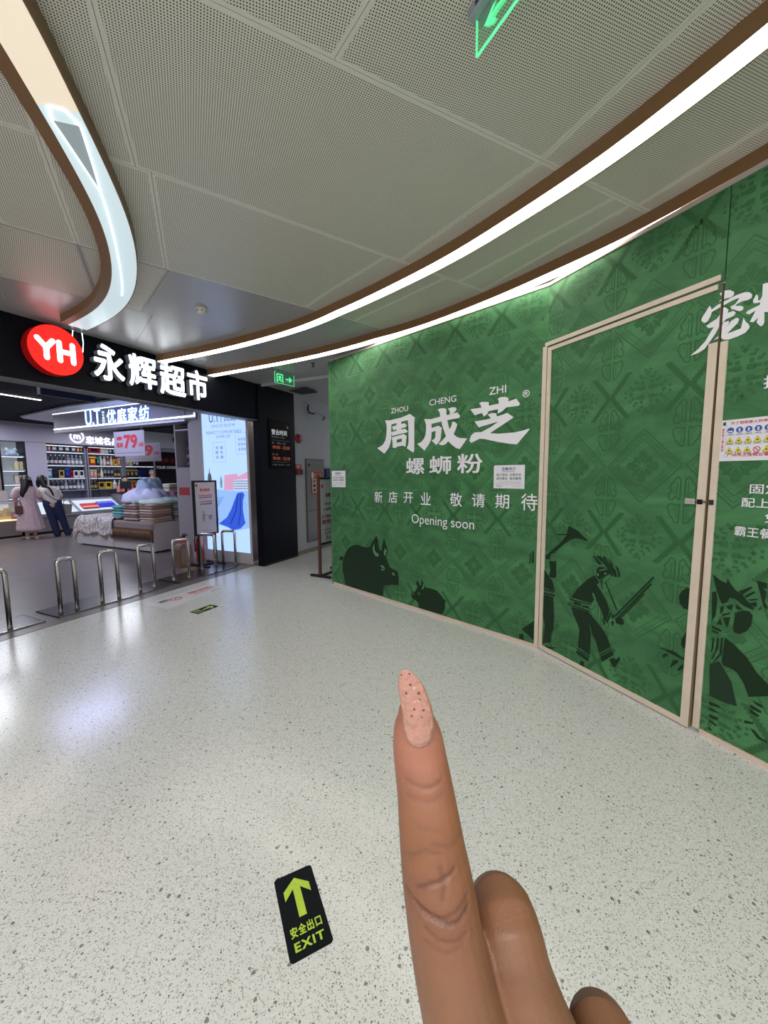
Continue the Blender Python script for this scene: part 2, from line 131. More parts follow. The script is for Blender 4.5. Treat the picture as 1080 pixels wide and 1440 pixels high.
def perforated():
    m = bpy.data.materials.new('perforated_metal'); m.use_nodes = True; nt = m.node_tree; b = nt.nodes['Principled BSDF']
    N = nt.nodes.new; Lk = nt.links.new
    uv = N('ShaderNodeUVMap'); uv.uv_map = 'UVMap'
    sc = N('ShaderNodeVectorMath'); sc.operation = 'SCALE'; sc.inputs['Scale'].default_value = 98; Lk(uv.outputs[0], sc.inputs[0])
    fr = N('ShaderNodeVectorMath'); fr.operation = 'FRACTION'; Lk(sc.outputs[0], fr.inputs[0])
    sb = N('ShaderNodeVectorMath'); sb.operation = 'SUBTRACT'; sb.inputs[1].default_value = (.5, .5, 0); Lk(fr.outputs[0], sb.inputs[0])
    mk = N('ShaderNodeVectorMath'); mk.operation = 'MULTIPLY'; mk.inputs[1].default_value = (1, 1, 0); Lk(sb.outputs[0], mk.inputs[0])
    ln = N('ShaderNodeVectorMath'); ln.operation = 'LENGTH'; Lk(mk.outputs[0], ln.inputs[0])
    lt = N('ShaderNodeMath'); lt.operation = 'LESS_THAN'; lt.inputs[1].default_value = .27; Lk(ln.outputs['Value'], lt.inputs[0])
    mx = N('ShaderNodeMix'); mx.data_type = 'RGBA'; Lk(lt.outputs[0], mx.inputs['Factor'])
    mx.inputs['A'].default_value = (*lin((224, 220, 206)), 1); mx.inputs['B'].default_value = (*lin((66, 60, 52)), 1)
    Lk(mx.outputs['Result'], b.inputs['Base Color'])
    b.inputs['Roughness'].default_value = .42; b.inputs['Metallic'].default_value = .15
    return m

def green_print():
    m = bpy.data.materials.new('green_print'); m.use_nodes = True; nt = m.node_tree; b = nt.nodes['Principled BSDF']
    N = nt.nodes.new; Lk = nt.links.new
    tc = N('ShaderNodeTexCoord')
    mp = N('ShaderNodeMapping'); mp.inputs['Scale'].default_value = (1, 1, 2.2); Lk(tc.outputs['Object'], mp.inputs[0])
    n1 = N('ShaderNodeTexNoise'); n1.inputs['Scale'].default_value = 2.4; n1.inputs['Detail'].default_value = 6; n1.inputs['Roughness'].default_value = .6; n1.inputs['Distortion'].default_value = 1.2
    Lk(mp.outputs[0], n1.inputs['Vector'])
    cr = N('ShaderNodeValToRGB'); e = cr.color_ramp.elements
    e[0].position = .32; e[0].color = (*lin((56, 102, 66)), 1); e[1].position = .66; e[1].color = (*lin((76, 132, 84)), 1)
    Lk(n1.outputs['Fac'], cr.inputs[0]); Lk(cr.outputs[0], b.inputs['Base Color'])
    b.inputs['Roughness'].default_value = .55; b.inputs['Specular IOR Level'].default_value = .3
    return m
M_TERR = terrazzo(); M_PERF = perforated(); M_GREEN = green_print()
WHITE = mat('white_paint', (226, 226, 230), .6)
BLACK = mat('black_metal', (20, 20, 24), .35)
DARK = mat('charcoal_panel', (12, 14, 24), .4, spec=.15)
STEEL = mat('stainless_steel', (205, 201, 198), .24, 1.0)
CREAM = mat('bare_pale_wood', (214, 198, 180), .7, noise=.05, nscale=12)
BROWN = mat('brown_metal', (128, 94, 60), .4)
RED = mat('red_paint', (196, 28, 30), .4)
LETTER = mat('white_print', (232, 230, 236), .5)

# ------------------------------------------------------------------ building helpers
def finish(name, verts, faces, m, parent=None, smooth=False, bevel=0, mats=None, fm=None, uv=None, segs=2):
    me = bpy.data.meshes.new(name); me.from_pydata([tuple(v) for v in verts], [], faces); me.update()
    if mats:
        for x in mats: me.materials.append(x)
        for p, i in zip(me.polygons, fm): p.material_index = i
    else: me.materials.append(m)
    if smooth:
        for p in me.polygons: p.use_smooth = True
    if uv:
        l = me.uv_layers.new(name='UVMap')
        for lp in me.loops: l.data[lp.index].uv = uv[lp.vertex_index]
    o = bpy.data.objects.new(name, me); COL.objects.link(o)
    if parent is not None: o.parent = parent
    if bevel:
        b = o.modifiers.new('bevel', 'BEVEL'); b.width = bevel; b.segments = segs; b.limit_method = 'ANGLE'
    return o
class MB:
    def __init__(s): s.v = []; s.f = []
    def add(s, vs, fs):
        k = len(s.v); s.v += [Vector(v) for v in vs]; s.f += [tuple(i+k for i in f) for f in fs]; return s
    def box(s, x0, x1, y0, y1, z0, z1, M=None):
        vs = [Vector((x, y, z)) for z in (z0, z1) for y in (y0, y1) for x in (x0, x1)]
        if M: vs = [M @ v for v in vs]
        return s.add(vs, [(0, 2, 3, 1), (4, 5, 7, 6), (0, 1, 5, 4), (2, 6, 7, 3), (0, 4, 6, 2), (1, 3, 7, 5)])
    def tube(s, pts, r, n=10, caps=True, closed=False):
        pts = [Vector(p) for p in pts]; N = len(pts)
        rr = r if isinstance(r, (list, tuple)) else [r]*N
        vs = []; prev = None
        for i, p in enumerate(pts):
            if closed: d = pts[(i+1) % N]-pts[i-1]
            else: d = pts[min(i+1, N-1)]-pts[max(i-1, 0)]
            d.normalize()
            if prev is None:
                a = Vector((0, 0, 1)) if abs(d.z) < .9 else Vector((1, 0, 0)); u = d.cross(a).normalized()
            else: u = (prev-d*prev.dot(d)).normalized()
            prev = u; w_ = d.cross(u)
            for k in range(n):
                a = 2*math.pi*k/n; vs.append(p+(u*math.cos(a)+w_*math.sin(a))*rr[i])
        fs = []
        for i in range(N if closed else N-1):
            for k in range(n):
                a = i*n+k; b_ = i*n+(k+1) % n; c_ = ((i+1) % N)*n+(k+1) % n; d_ = ((i+1) % N)*n+k
                fs.append((a, b_, c_, d_))
        if caps and not closed: fs += [tuple(range(n-1, -1, -1)), tuple(range((N-1)*n, N*n))]
        return s.add(vs, fs)
    def lathe(s, prof, n=20, c=(0, 0, 0), ax='z'):
        vs = []
        for r, h in prof:
            for k in range(n):
                a = 2*math.pi*k/n; x, y = r*math.cos(a), r*math.sin(a)
                vs.append(Vector((x, y, h) if ax == 'z' else ((x, h, y) if ax == 'y' else (h, x, y)))+Vector(c))
        fs = []
        for i in range(len(prof)-1):
            for k in range(n): fs.append((i*n+k, i*n+(k+1) % n, (i+1)*n+(k+1) % n, (i+1)*n+k))
        fs += [tuple(range(n-1, -1, -1)), tuple(range((len(prof)-1)*n, len(prof)*n))]
        return s.add(vs, fs)
    def flat(s, polys, y0):   # 2D polygons in the x,z plane facing -y; few overlapping ones are stacked a hair apart
        for ip, p in enumerate(polys):
            y = y0-(ip*2.5e-5 if len(polys) <= 12 else 0)
            vs = [Vector((a, y, b)) for a, b in p]
            tri = tessellate_polygon([[Vector((a, b, 0)) for a, b in p]])
            fs = []
            for t in tri:
                a, b, c = (vs[i] for i in t)
                if (b-a).cross(c-a).y > 0: t = (t[0], t[2], t[1])
                fs.append(tuple(t))
            s.add(vs, fs)
        return s
    def slab(s, poly, z0, z1):   # polygon in x,y extruded in z
        n = len(poly); vs = [Vector((a, b, z)) for z in (z0, z1) for a, b in poly]
        return s.add(vs, [tuple(range(n-1, -1, -1)), tuple(range(n, 2*n))]+[(i, (i+1) % n, n+(i+1) % n, n+i) for i in range(n)])
    def extr(s, poly, y0, y1):   # polygon in x,z extruded in y
        n = len(poly); vs = [Vector((a, y, b)) for y in (y0, y1) for a, b in poly]
        tri = tessellate_polygon([[Vector((a, b, 0)) for a, b in poly]])
        fs = [tuple(t) for t in tri]+[tuple(i+n for i in reversed(t)) for t in tri]+[(i, (i+1) % n, n+(i+1) % n, n+i) for i in range(n)]
        return s.add(vs, fs)
    def done(s, name, m, parent=None, **k): return finish(name, s.v, s.f, m, parent, **k)
def tag(o, label=None, cat=None, group=None, kind=None):
    if label: o['label'] = label
    if cat: o['category'] = cat
    if group: o['group'] = group
    if kind: o['kind'] = kind
    return o
def root(name, label, cat, loc=(0, 0, 0), rz=0.0, group=None, kind=None):
    o = bpy.data.objects.new(name, None); COL.objects.link(o); o.location = loc; o.rotation_euler = (0, 0, rz)
    o.empty_display_size = .1
    return tag(o, label, cat, group, kind)
def sroot(name, label, cat, s=0, t=0, z=0, rz=0.0, group=None, kind=None):   # thing placed in the shop's axes
    return root(name, label, cat, SW(s, t, z), ANG_S+rz, group, kind)
def copy_tree(o, parent=None):
    kids = list(o.children)
    c = o.copy(); COL.objects.link(c); c.parent = parent
    for k in kids: copy_tree(k, c)
    return c
def box(name, x0, x1, y0, y1, z0, z1, m, parent=None, bevel=0, **k): return MB().box(x0, x1, y0, y1, z0, z1).done(name, m, parent, bevel=bevel, **k)
_dg = None
def text_geo(body, x0, z0, x1, z1, y, depth=0.0, weight=0.0, shear=0.0, space=1.0):
    """mesh of real letters filling the rectangle x0..x1, z0..z1, facing -y"""
    heavy = weight if weight > .004 else 0
    cu = bpy.data.curves.new('lettering', 'FONT'); cu.body = body; cu.size = 1; cu.resolution_u = 3
    cu.offset = 0; cu.extrude = 0; cu.space_character = space; cu.shear = shear
    ob = bpy.data.objects.new('lettering', cu); COL.objects.link(ob)
    dg = bpy.context.evaluated_depsgraph_get(); dg.update()
    me = ob.evaluated_get(dg).to_mesh()
    vs = [v.co.copy() for v in me.vertices]; fs = [tuple(p.vertices) for p in me.polygons]
    ob.evaluated_get(dg).to_mesh_clear()
    bpy.data.objects.remove(ob); bpy.data.curves.remove(cu)
    if not vs: return [], []
    if heavy:   # bolder strokes: the same outline printed several times, slightly shifted
        n0 = len(vs); v0, f0 = list(vs), list(fs); dirs = 8 if heavy > .015 else 4
        for k in range(dirs):
            a = 2*math.pi*k/dirs; d_ = Vector((math.cos(a), math.sin(a), 0))*heavy
            base = len(vs); vs = vs+[v+d_+Vector((0, 0, (k+1)*3e-5)) for v in v0]; fs = fs+[tuple(i+base for i in f) for f in f0]
    ax, bx = min(v.x for v in vs), max(v.x for v in vs); ay, by = min(v.y for v in vs), max(v.y for v in vs)
    kx = (x1-x0)/max(bx-ax, 1e-6); kz = (z1-z0)/max(by-ay, 1e-6)
    out = [Vector((x0+(v.x-ax)*kx, y-v.z, z0+(v.y-ay)*kz)) for v in vs]
    if depth:
        # extrude towards +y for the sides of raised letters
        n = len(out); edges = {}
        for f in fs:
            for a, b in zip(f, f[1:]+f[:1]): edges[(a, b)] = edges.get((a, b), 0)+1
        side = [(a, b) for (a, b) in edges if (b, a) not in edges]
        out += [v+Vector((0, depth, 0)) for v in out]
        fs = fs+[(b, a, a+n, b+n) for a, b in side]
    return out, fs
def text(name, body, x0, z0, x1, z1, y, m, parent=None, **k):
    v, f = text_geo(body, x0, z0, x1, z1, y, **k)
    return finish(name, v, f, m, parent)
def texts(name, items, y, m, parent=None, **k):
    for it in items:
        v, f = text_geo(it[0], *it[1:5], y, **k); o = finish(name, v, f, m, parent)
    return o
def smooth_line(pts, step=.06):
    P = [Vector(p) for p in pts]; P = [P[0]*2-P[1]]+P+[P[-1]*2-P[-2]]; out = []
    for i in range(1, len(P)-2):
        n = max(2, int((P[i+1]-P[i]).length/step))
        for k in range(n):
            t = k/n; a, b, c, d = P[i-1:i+3]
            out.append(.5*((2*b)+(c-a)*t+(2*a-5*b+4*c-d)*t*t+(3*b-a-3*c+d)*t**3))
    out.append(P[-2]); return out
rnd = random.Random(7)

# ------------------------------------------------------------------ floor
def in_world(st): return [(SW(s, t).x, SW(s, t).y) for s, t in st]
tag(MB().slab([(-6, -3), (5, -3), (5, 9.2), (-6, 9.2)], -.06, 0).done('floor', M_TERR), kind='structure', label='pale speckled terrazzo floor of the mall hall')
shopfloor = mat('taupe_tile', (108, 99, 97), .3, noise=.1, nscale=3)
tag(MB().slab(in_world([(-5, .17), (3.10, .17), (3.16, .1), (8.5, .1), (8.5, 10.2), (-5, 10.2)]), 0.0005, .003).done('floor_shop', shopfloor), kind='structure', label='dark taupe polished floor inside the shop')

# ------------------------------------------------------------------ ceiling
def zc(x, y):
    d = -((Vector((x, y))-O_S).dot(T_X)); return 2.93+.14*min(max(d, 0), 2.5)/2.5
def clip(poly, p, n):
    out = []; N = len(poly)
    for i in range(N):
        a, b = Vector(poly[i]), Vector(poly[(i+1) % N]); da, db = (a-p).dot(n), (b-p).dot(n)
        if da >= 0: out.append(a)
        if (da >= 0) != (db >= 0): out.append(a+(b-a)*(da/(da-db)))
    return out
def line(a, b):
    a, b = Vector(a), Vector(b); d = (b-a).normalized(); return a, Vector((-d.y, d.x)), math.atan2(d.y, d.x)
PLAIN = mat('plain_ceiling_metal', (178, 176, 176), .3, .25)
RIM = mat('ceiling_panel_rim', (222, 219, 208), .45, .1)
ceil = root('ceiling', 'grey perforated metal panel ceiling over the hall', None, kind='structure')
S0 = ((-1.2, .25), (1.4, 1.15)); SM = ((-1.6, -1.0), (1.6, -.6)); SN = ((-2, -2.2), (2, -2.1))
rows = [  # (edge nearer the viewer, far edge, cross joints, perforated)
 (SN, SM, [((-1.5, -2), (-1.4, -1)), ((.1, -2), (.1, -1)), ((1.6, -2), (1.6, -1))], True),
 (SM, S0, [((-1.5, -.6), (-1.3, .2)), ((-.1, -.6), (-.2, .4)), ((1.3, -.6), (1.2, .6))], True),
 (S0, DC['S1'], [((-1.1, .5), (-1.3, 1.2)), DC['T0'][::-1], DC['Tr'][::-1], ((1.9, 1.6), (1.75, 1.94))], True),
 (DC['S1'], DC['S2'], [DC['TL'], DC['T1'], DC['Tr4'][::-1], ((1.3, 2.45), (.9, 3.0)), DC['RR1'][::-1]], True),
 (DC['S2'], DC['S3'], [DC['TL2'], DC['TL'], DC['T1b'], DC['Tr2'][::-1], ((.62, 3.19), (.1, 3.75))], True),
 (DC['S3'], DC['S4'], [((-2.6, 2.3), (-3.1, 3.0)), DC['TL'], DC['T1c'], DC['Tr3'][::-1], ((-.1, 4.1), (-.9, 4.75))], False),
 (DC['S4'], None, [((-2.9, 3.1), (-3.3, 3.6)), ((-2.2, 3.85), (-2.6, 4.3)), ((-1.5, 4.4), (-2.0, 4.9)), ((-.9, 5.0), (-1.4, 5.5))], False)]
OUT = [(-7.5, -3), (5, -3), (5, 9.2), (-7.5, 9.2)]
for ri, (near, far, cross, perf) in enumerate(rows):
    band = OUT
    p, n, ang = line(*near); band = clip(band, p+n*.0012, n)
    if far: p2, n2, _ = line(*far); band = clip(band, p2-n2*.0012, -n2)
    cell0 = band
    edges = [line(*c) for c in cross]
    # cross joints run away from the viewer: their normal points to the left
    for k in range(len(edges)+1):
        cell = band
        if k > 0: p, n, _ = edges[k-1]; cell = clip(cell, p-n*.0012, -n)
        if k < len(edges): p, n, _ = edges[k]; cell = clip(cell, p+n*.0012, n)
        # fascia and passage edges
        cell = clip(cell, SW(0, 0).xy, -T_X)
        if len(cell) < 3: continue
        A = sum((cell[i].x*cell[(i+1) % len(cell)].y-cell[(i+1) % len(cell)].x*cell[i].y) for i in range(len(cell)))/2
        if abs(A) < .02: continue
        holes = perf or (ri == 5 and k <= 2)
        vs = []; fs = []; fm = []; uvs = []
        def put(poly, mi):
            for cut, sg in ((-2.5, 1), (-2.5, -1)):
                q = clip(poly, SW(0, cut).xy, T_X*sg)
                if len(q) < 3: continue
                base = len(vs)
                for v in q:
                    vs.append(Vector((v.x, v.y, zc(v.x, v.y)))); ca, sa = math.cos(-ang), math.sin(-ang)
                    uvs.append((v.x*ca-v.y*sa, v.x*sa+v.y*ca))
                fs.append(tuple(range(base+len(q)-1, base-1, -1))); fm.append(mi)
        inner = cell
        if A < 0: inner = inner[::-1]
        q0 = list(inner)
        if holes:
            rim = .016
            for i in range(len(q0)):
                a, b = q0[i], q0[(i+1) % len(q0)]
                if (b-a).length < 1e-5: continue
                nn = Vector((-(b-a).y, (b-a).x)).normalized()
                strip = clip(inner, a+nn*rim, -nn)   # solid border strip along this edge
                if len(strip) > 2: put(strip, 0)
                inner = clip(inner, a+nn*rim, nn)
            if len(inner) > 2: put(inner, 1)
        else: put(inner, 0)
        o = finish('ceiling_panel', vs, fs, None, ceil, mats=[RIM if perf else PLAIN, M_PERF], fm=fm, uv=uvs)
        so = o.modifiers.new('thick', 'SOLIDIFY'); so.thickness = .015; so.offset = -1
# dark void above the joints
MB().slab(in_world([(-5, -9), (8, -9), (8, 0.02), (-5, 0.02)]), 3.12, 3.2).done('ceiling_void', mat('soffit_void', (120, 118, 112), .9), ceil)

# ------------------------------------------------------------------ luminous ceiling troughs
EM_WARM = mat('warm_light_film', (240, 236, 224), .4, emit=(255, 250, 238), es=8.0)
EM_CREAM = mat('cream_light_film', (220, 208, 190), .35, emit=(255, 238, 212), es=.42)
EM_COOL = mat('cool_light_film', (205, 220, 225), .2, emit=(222, 242, 250), es=.40)
EM_TUBE = mat('strip_and_reflection_glow', (240, 250, 255), .3, emit=(225, 245, 255), es=3.0)  # glow of the strip loop and of the film's drawn reflections
GREYFILM = mat('slack_film_patch', (150, 160, 165), .15, emit=(190, 205, 208), es=.20)
def trough(name, near, width, splits, mats_, label, lipfar=0.0, drop=.075):
    pts = smooth_line(near)
    for _ in range(30): pts = [pts[0]]+[pts[i]*.5+(pts[i-1]+pts[i+1])*.25 for i in range(1, len(pts)-1)]+[pts[-1]]
    r = root(name, label, 'ceiling light', (0, 0, 0), group='curved light troughs on the ceiling')
    def off(i, w):
        a = pts[max(i-1, 0)]; b = pts[min(i+1, len(pts)-1)]; d = (b-a).normalized()
        return pts[i]+Vector((d.y, -d.x))*w
    def plate(nm, w0, w1, m, z0=-drop, z1=.0, i0=0, i1=None):
        i1 = len(pts) if i1 is None else i1
        vs = []; fs = []
        for i in range(i0, i1):
            a, b = off(i, w0), off(i, w1); za, zb = zc(a.x, a.y), zc(b.x, b.y)
            zz = zc(*pts[i])
            vs += [(a.x, a.y, zz+z0), (b.x, b.y, zz+z0), (b.x, b.y, zz+z1), (a.x, a.y, zz+z1)]
        n = i1-i0
        for i in range(n-1):
            for k in range(4): fs.append((i*4+k, i*4+(k+1) % 4, (i+1)*4+(k+1) % 4, (i+1)*4+k))
        fs += [(3, 2, 1, 0), tuple((n-1)*4+k for k in range(4))]
        return finish(nm, vs, fs, m, r)
    sg = 1 if width > 0 else -1
    plate('side_panel', 0, sg*.006, BROWN)
    plate('side_panel', width-sg*(.006+lipfar), width, BROWN, z0=-drop+(.006 if lipfar else 0))
    cuts = [0]+[min(range(len(pts)), key=lambda i: (pts[i]-Vector(c)).length) for c in splits]+[len(pts)-1]
    for a, b, m in zip(cuts, cuts[1:], mats_):
        plate('light_diffuser', sg*.006, width-sg*(.006+lipfar), m, z0=-drop+.002, z1=-.02, i0=a, i1=b+1)
    return r, pts, off
Rn = [(1.35, -2.6), (1.62, -1.4), (1.68, -.3), (1.56, .7)]+[tuple(p) for p in DC['R_near']]
R2n = [(3.0, -2.3), (2.75, -.6), (2.38, .8)]+[tuple(p) for p in DC['R2_near']]
def to_fascia(L_):
    a, b = Vector(L_[-2]), Vector(L_[-1]); d = (b-a).normalized()
    k = -((b-O_S).dot(T_X))/d.dot(T_X)
    return L_+[tuple(b+d*(k-.004))] if k > .01 else L_
trough('ceiling_light_trough', to_fascia(Rn), .112, [], [EM_WARM], 'long bright curved light trough sweeping across the middle of the ceiling')
trough('ceiling_light_trough', to_fascia(R2n), .118, [], [EM_WARM], 'curved light trough running along the top of the green hoarding')
Ln = [(-1.75, -2.6), (-1.35, -1.4), (-1.08, -.3), (-1.02, .6)]+[tuple(p) for p in DC['L_near']]
rL, ptsL, offL = trough('ceiling_light_trough', Ln, -.215, [(-1.25, 1.75)], [EM_CREAM, EM_COOL], 'S-curved light trough ending above the round red logo, with a sagging bluish film', lipfar=.055)

# reflections on the film's bulge, drawn as glowing lines, and its sagging patch
def zl(p): return zc(p.x, p.y)-.075
def along(c): return min(range(len(ptsL)), key=lambda i: (ptsL[i]-Vector(c)).length)
i0 = along((-1.27, 1.84)); i1 = along((-2.0, 3.3)); ia = along((-1.40, 2.25))
loop = []
for i in range(i0, ia+1): f = (i-i0)/(ia-i0); loop.append((i, -.03-.055*f))
left = [(i, -.13+.045*((i-i0)/(ia-i0))) for i in range(i0, ia+1)]
def P3(i, w, dz=0.0): q = offL(i, w); return Vector((q.x, q.y, zl(ptsL[i])-.001+dz))
ring = [P3(i, w) for i, w in left[::-1]]+[P3(i0-1, -.115), P3(i0-1, -.06)]+[P3(i, w) for i, w in loop]
MB().tube(ring, .0028, 6).done('reflection_line', EM_TUBE, rL)
vs = [P3(i, w, .0005) for i, w in left]+[P3(i, w, .0005) for i, w in loop[::-1]]
nn = len(left)
finish('slack_film', vs, [(k, k+1, 2*nn-2-k, 2*nn-1-k) for k in range(nn-1)], GREYFILM, rL)
tail = [P3(i, -.085-.035*math.sin((i-ia)/(i1-ia)*3.1)+.02*((i-ia)/(i1-ia))) for i in range(ia, i1+1)]
MB().tube(tail, .0025, 6).done('reflection_line', EM_TUBE, rL)
# bare loop of strip lamp hanging off the trough's end
e = SW(0.93, -.03, 2.83)
sl = root('strip_lamp_loop', 'bare glowing strip loop dangling from the end of the curved trough beside the red logo', 'lamp', SW(.60, -.05, 2.75), ANG_S)
MB().tube([(-.035, 0, .17), (-.05, 0, .06), (-.045, -.005, -.02), (-.02, -.005, -.055), (.02, -.005, -.05), (.04, 0, -.01), (.05, 0, .08), (.045, 0, .17)], .0035, 6).done('glowing_tube', EM_TUBE, sl)
for o_, (ss, tt) in (('a', (2.0, -.02)), ('b', (2.9, -.03))): pass

# smoke detector, exit signs
sd = DC['sensor'][0]
r = root('smoke_detector', 'round white smoke detector on the plain ceiling panel', 'smoke detector', (sd[0], sd[1], zc(*sd)))
DET = mat('cream_plastic', (214, 208, 198), .5)
MB().lathe([(.052, 0), (.052, -.012), (.047, -.016)], 24).done('mounting_base', DET, r)
MB().lathe([(.042, -.016), (.044, -.022), (.040, -.034), (.028, -.042), (.012, -.045)], 24).done('sensor_head', DET, r)
for k in range(6):
    a = k*math.pi/3; b = box('vent_slot', -.006, .006, -.001, .001, -.004, .004, BLACK, r); b.location = (.043*math.cos(a), .043*math.sin(a), -.026); b.rotation_euler = (0, 0, a+math.pi/2)
SIGNGLASS = mat('green_edge_lit_acrylic', (120, 190, 140), .08, alpha=.28, emit=(60, 200, 120), es=.05)
SIGNGREEN = mat('glowing_green_print', (90, 220, 150), .5, emit=(90, 225, 150), es=.85)
ALU = mat('brushed_aluminium', (168, 174, 184), .35, .4)
def exit_sign(loc, rz, label, arrow_right, H=.15):
    zb = -.035-H; fz = lambda z: -.035+(z+.035)*H/.15
    r = root('exit_sign', label, 'sign', loc, rz, group='hanging green exit signs')
    box('housing', -.19, .19, -.03, .03, -.035, 0, ALU, r, bevel=.003)
    box('acrylic_panel', -.175, .175, -.003, .003, zb, -.035, SIGNGLASS, r)
    fr = MB()
    for a in ((-.175, -.173, zb, -.035), (.173, .175, zb, -.035), (-.175, .175, zb-.002, zb+.001)): fr.box(a[0], a[1], -.004, .004, a[2], a[3])
    fr.done('lit_edge', SIGNGREEN, r)
    sgn = 1 if arrow_right else -1
    for y in (-.0045, .0045):
        m = MB()
        m.flat([[(sgn*a, fz(b)) for a, b in pg] for pg in ([(.02, -.118), (.02, -.102), (.10, -.102), (.075, -.075), (.095, -.075), (.135, -.11), (.095, -.145), (.075, -.145), (.10, -.118)],
              [(-.14, -.17), (-.14, -.055), (-.03, -.055), (-.03, -.17), (-.042, -.17), (-.042, -.068), (-.128, -.068), (-.128, -.17)],
              [(-.095, -.085), (-.08, -.078), (-.07, -.09), (-.055, -.1), (-.06, -.108), (-.075, -.1), (-.078, -.12), (-.062, -.135), (-.06, -.16), (-.07, -.16), (-.073, -.14), (-.09, -.13), (-.1, -.15), (-.12, -.155), (-.12, -.146), (-.105, -.14), (-.095, -.12), (-.1, -.1), (-.115, -.11), (-.12, -.105)])], y)
        m.done('arrow_and_runner', SIGNGREEN, r)
    box('wire_slot', -.15, -.12, -.0305, -.03, -.026, -.012, BLACK, r)
    return r
exit_sign((.410, 1.330, 3.07), math.radians(-62.5), 'large green exit sign hanging from the ceiling overhead near the bright trough', False, .11)
exit_sign((-1.42, 5.78, 2.985), math.atan2(.28, .204), 'small green exit sign hanging at the mouth of the side passage', True)

# ------------------------------------------------------------------ green construction hoarding (two boards runs meeting at an angle) and its door
P0 = Vector((-.693, 5.251)); P1 = Vector((1.318, 3.222)); PE = Vector((1.938, 1.839))
dA = (P1-P0).normalized(); dB = (PE-P1).normalized(); LA = (P1-P0).length
AA, AB = math.atan2(dA.y, dA.x), math.atan2(dB.y, dB.x)
HT = 2.965; LB = 5.4; DU0, DU1, DZ = 2.862-LA, 4.026-LA, 2.497
hd = root('hoarding', 'tall construction hoarding printed green with white lettering, along the right side of the hall', 'hoarding', (P0.x, P0.y, 0), AA)
def sub(name, parent, loc, rz=0):   # a part's own frame
    o = bpy.data.objects.new(name, None); COL.objects.link(o); o.parent = parent; o.location = loc; o.rotation_euler = (0, 0, rz); return o
# run A
box('board_panel', 0, LA, 0, .04, .028, HT, M_GREEN, hd)
# run B as one board panel, with the doorway cut out
Mb = Matrix.Translation((LA, 0, 0)) @ Matrix.Rotation(AB-AA, 4, 'Z')
def bpart(name, mb, m, **k):
    o = mb.done(name, m, hd, **k); o.matrix_local = Mb; return o
bpart('board_panel', MB().box(0, DU0, 0, .04, .028, HT), M_GREEN)
bpart('board_panel', MB().box(DU0, DU1, 0, .04, DZ+.012, HT), M_GREEN)
bpart('board_panel', MB().box(DU1+.006, LB, 0, .04, .028, HT), M_GREEN)
# timber edge strips
PINK = mat('pale_pinkish_timber', (212, 190, 176), .7, noise=.06, nscale=9)
TOPM = mat('dusty_top_rail', (190, 172, 164), .7)
box('base_strip', 0, LA, -.012, .04, 0, .028, PINK, hd)
bpart('base_strip', MB().box(DU1+.045, LB, -.012, .04, 0, .028), PINK)
box('top_rail', 0, LA, -.008, .05, HT, 2.99, TOPM, hd)
bpart('top_rail', MB().box(0, LB, -.008, .05, HT, 2.99), TOPM)
box('door_trim', 2.820, 2.853, -.007, 0, .028, 2.505, CREAM, hd)
bpart('door_trim', MB().box(DU1+.008, DU1+.040, -.009, 0, .022, 2.185), CREAM)
m = MB(); m.box(-.03, 4.012-LA, -.008, -.001, 2.507, 2.536); bpart('door_trim', m, CREAM)
box('return_panel', -.04, 0, -.001, 4.2, 0, HT, M_GREEN, hd)
hasp = bpart('hasp_plate', MB().box(DU1+.010, DU1+.034, -.012, -.009, 1.318, 1.348), STEEL, bevel=.001)
bpart('screw_head', MB().box(DU1+.014, DU1+.019, -.014, -.012, 1.323, 1.343).box(DU1+.024, DU1+.030, -.014, -.012, 1.323, 1.343), BLACK)

door = root('door_1', 'green printed door leaf with pale timber edging, standing slightly proud of the hoarding', 'door', (P1.x+dB.x*DU0, P1.y+dB.y*DU0, 0), AB, kind='structure')
DW = DU1-DU0-.004
mb_ = MB(); nx_, nz_ = 10, 18
for j in range(nz_):
    for i in range(nx_):
        xa, xb = .003+(DW-.003)*i/nx_, .003+(DW-.003)*(i+1)/nx_; za, zb = .03+2.462*j/nz_, .03+2.462*(j+1)/nz_
        mb_.add([(xa, 0, za), (xb, 0, za), (xb, 0, zb), (xa, 0, zb), (xa, .035, za), (xb, .035, za), (xb, .035, zb), (xa, .035, zb)], [(0, 1, 2, 3), (7, 6, 5, 4)]+([(0, 3, 7, 4)] if i == 0 else [])+([(1, 5, 6, 2)] if i == nx_-1 else [])+([(0, 4, 5, 1)] if j == 0 else [])+([(3, 2, 6, 7)] if j == nz_-1 else []))
mb_.done('door_panel', M_GREEN, door)
box('edge_trim', .001, .036, -.008, 0, .012, 2.492, CREAM, door)
box('edge_trim', DW-.042, DW, -.010, 0, .012, 2.19, CREAM, door)
box('edge_trim', .036, DW-.02, -.008, 0, 2.464, 2.492, CREAM, door)
box('bottom_trim', .036, DW-.042, -.008, .03, .012, .046, CREAM, door)
box('door_core', DW, DW+.001, -.006, .03, .012, 2.49, mat('raw_timber', (132, 112, 84), .8), door)
lt = box('latch', DW-.105, DW-.052, -.010, 0, 1.317, 1.350, mat('pale_metal', (205, 205, 200), .35, .5), door, bevel=.012)
box('latch_slot', DW-.088, DW-.070, -.0108, -.010, 1.329, 1.337, BLACK, lt)
box('hasp_bolt', DW-.052, DW+.004, -.014, -.010, 1.328, 1.340, mat('dull_brass', (140, 120, 90), .4, .6), door)
box('hasp_hinge', DW-.038, DW-.012, -.0145, -.010, 1.320, 1.347, BLACK, door)

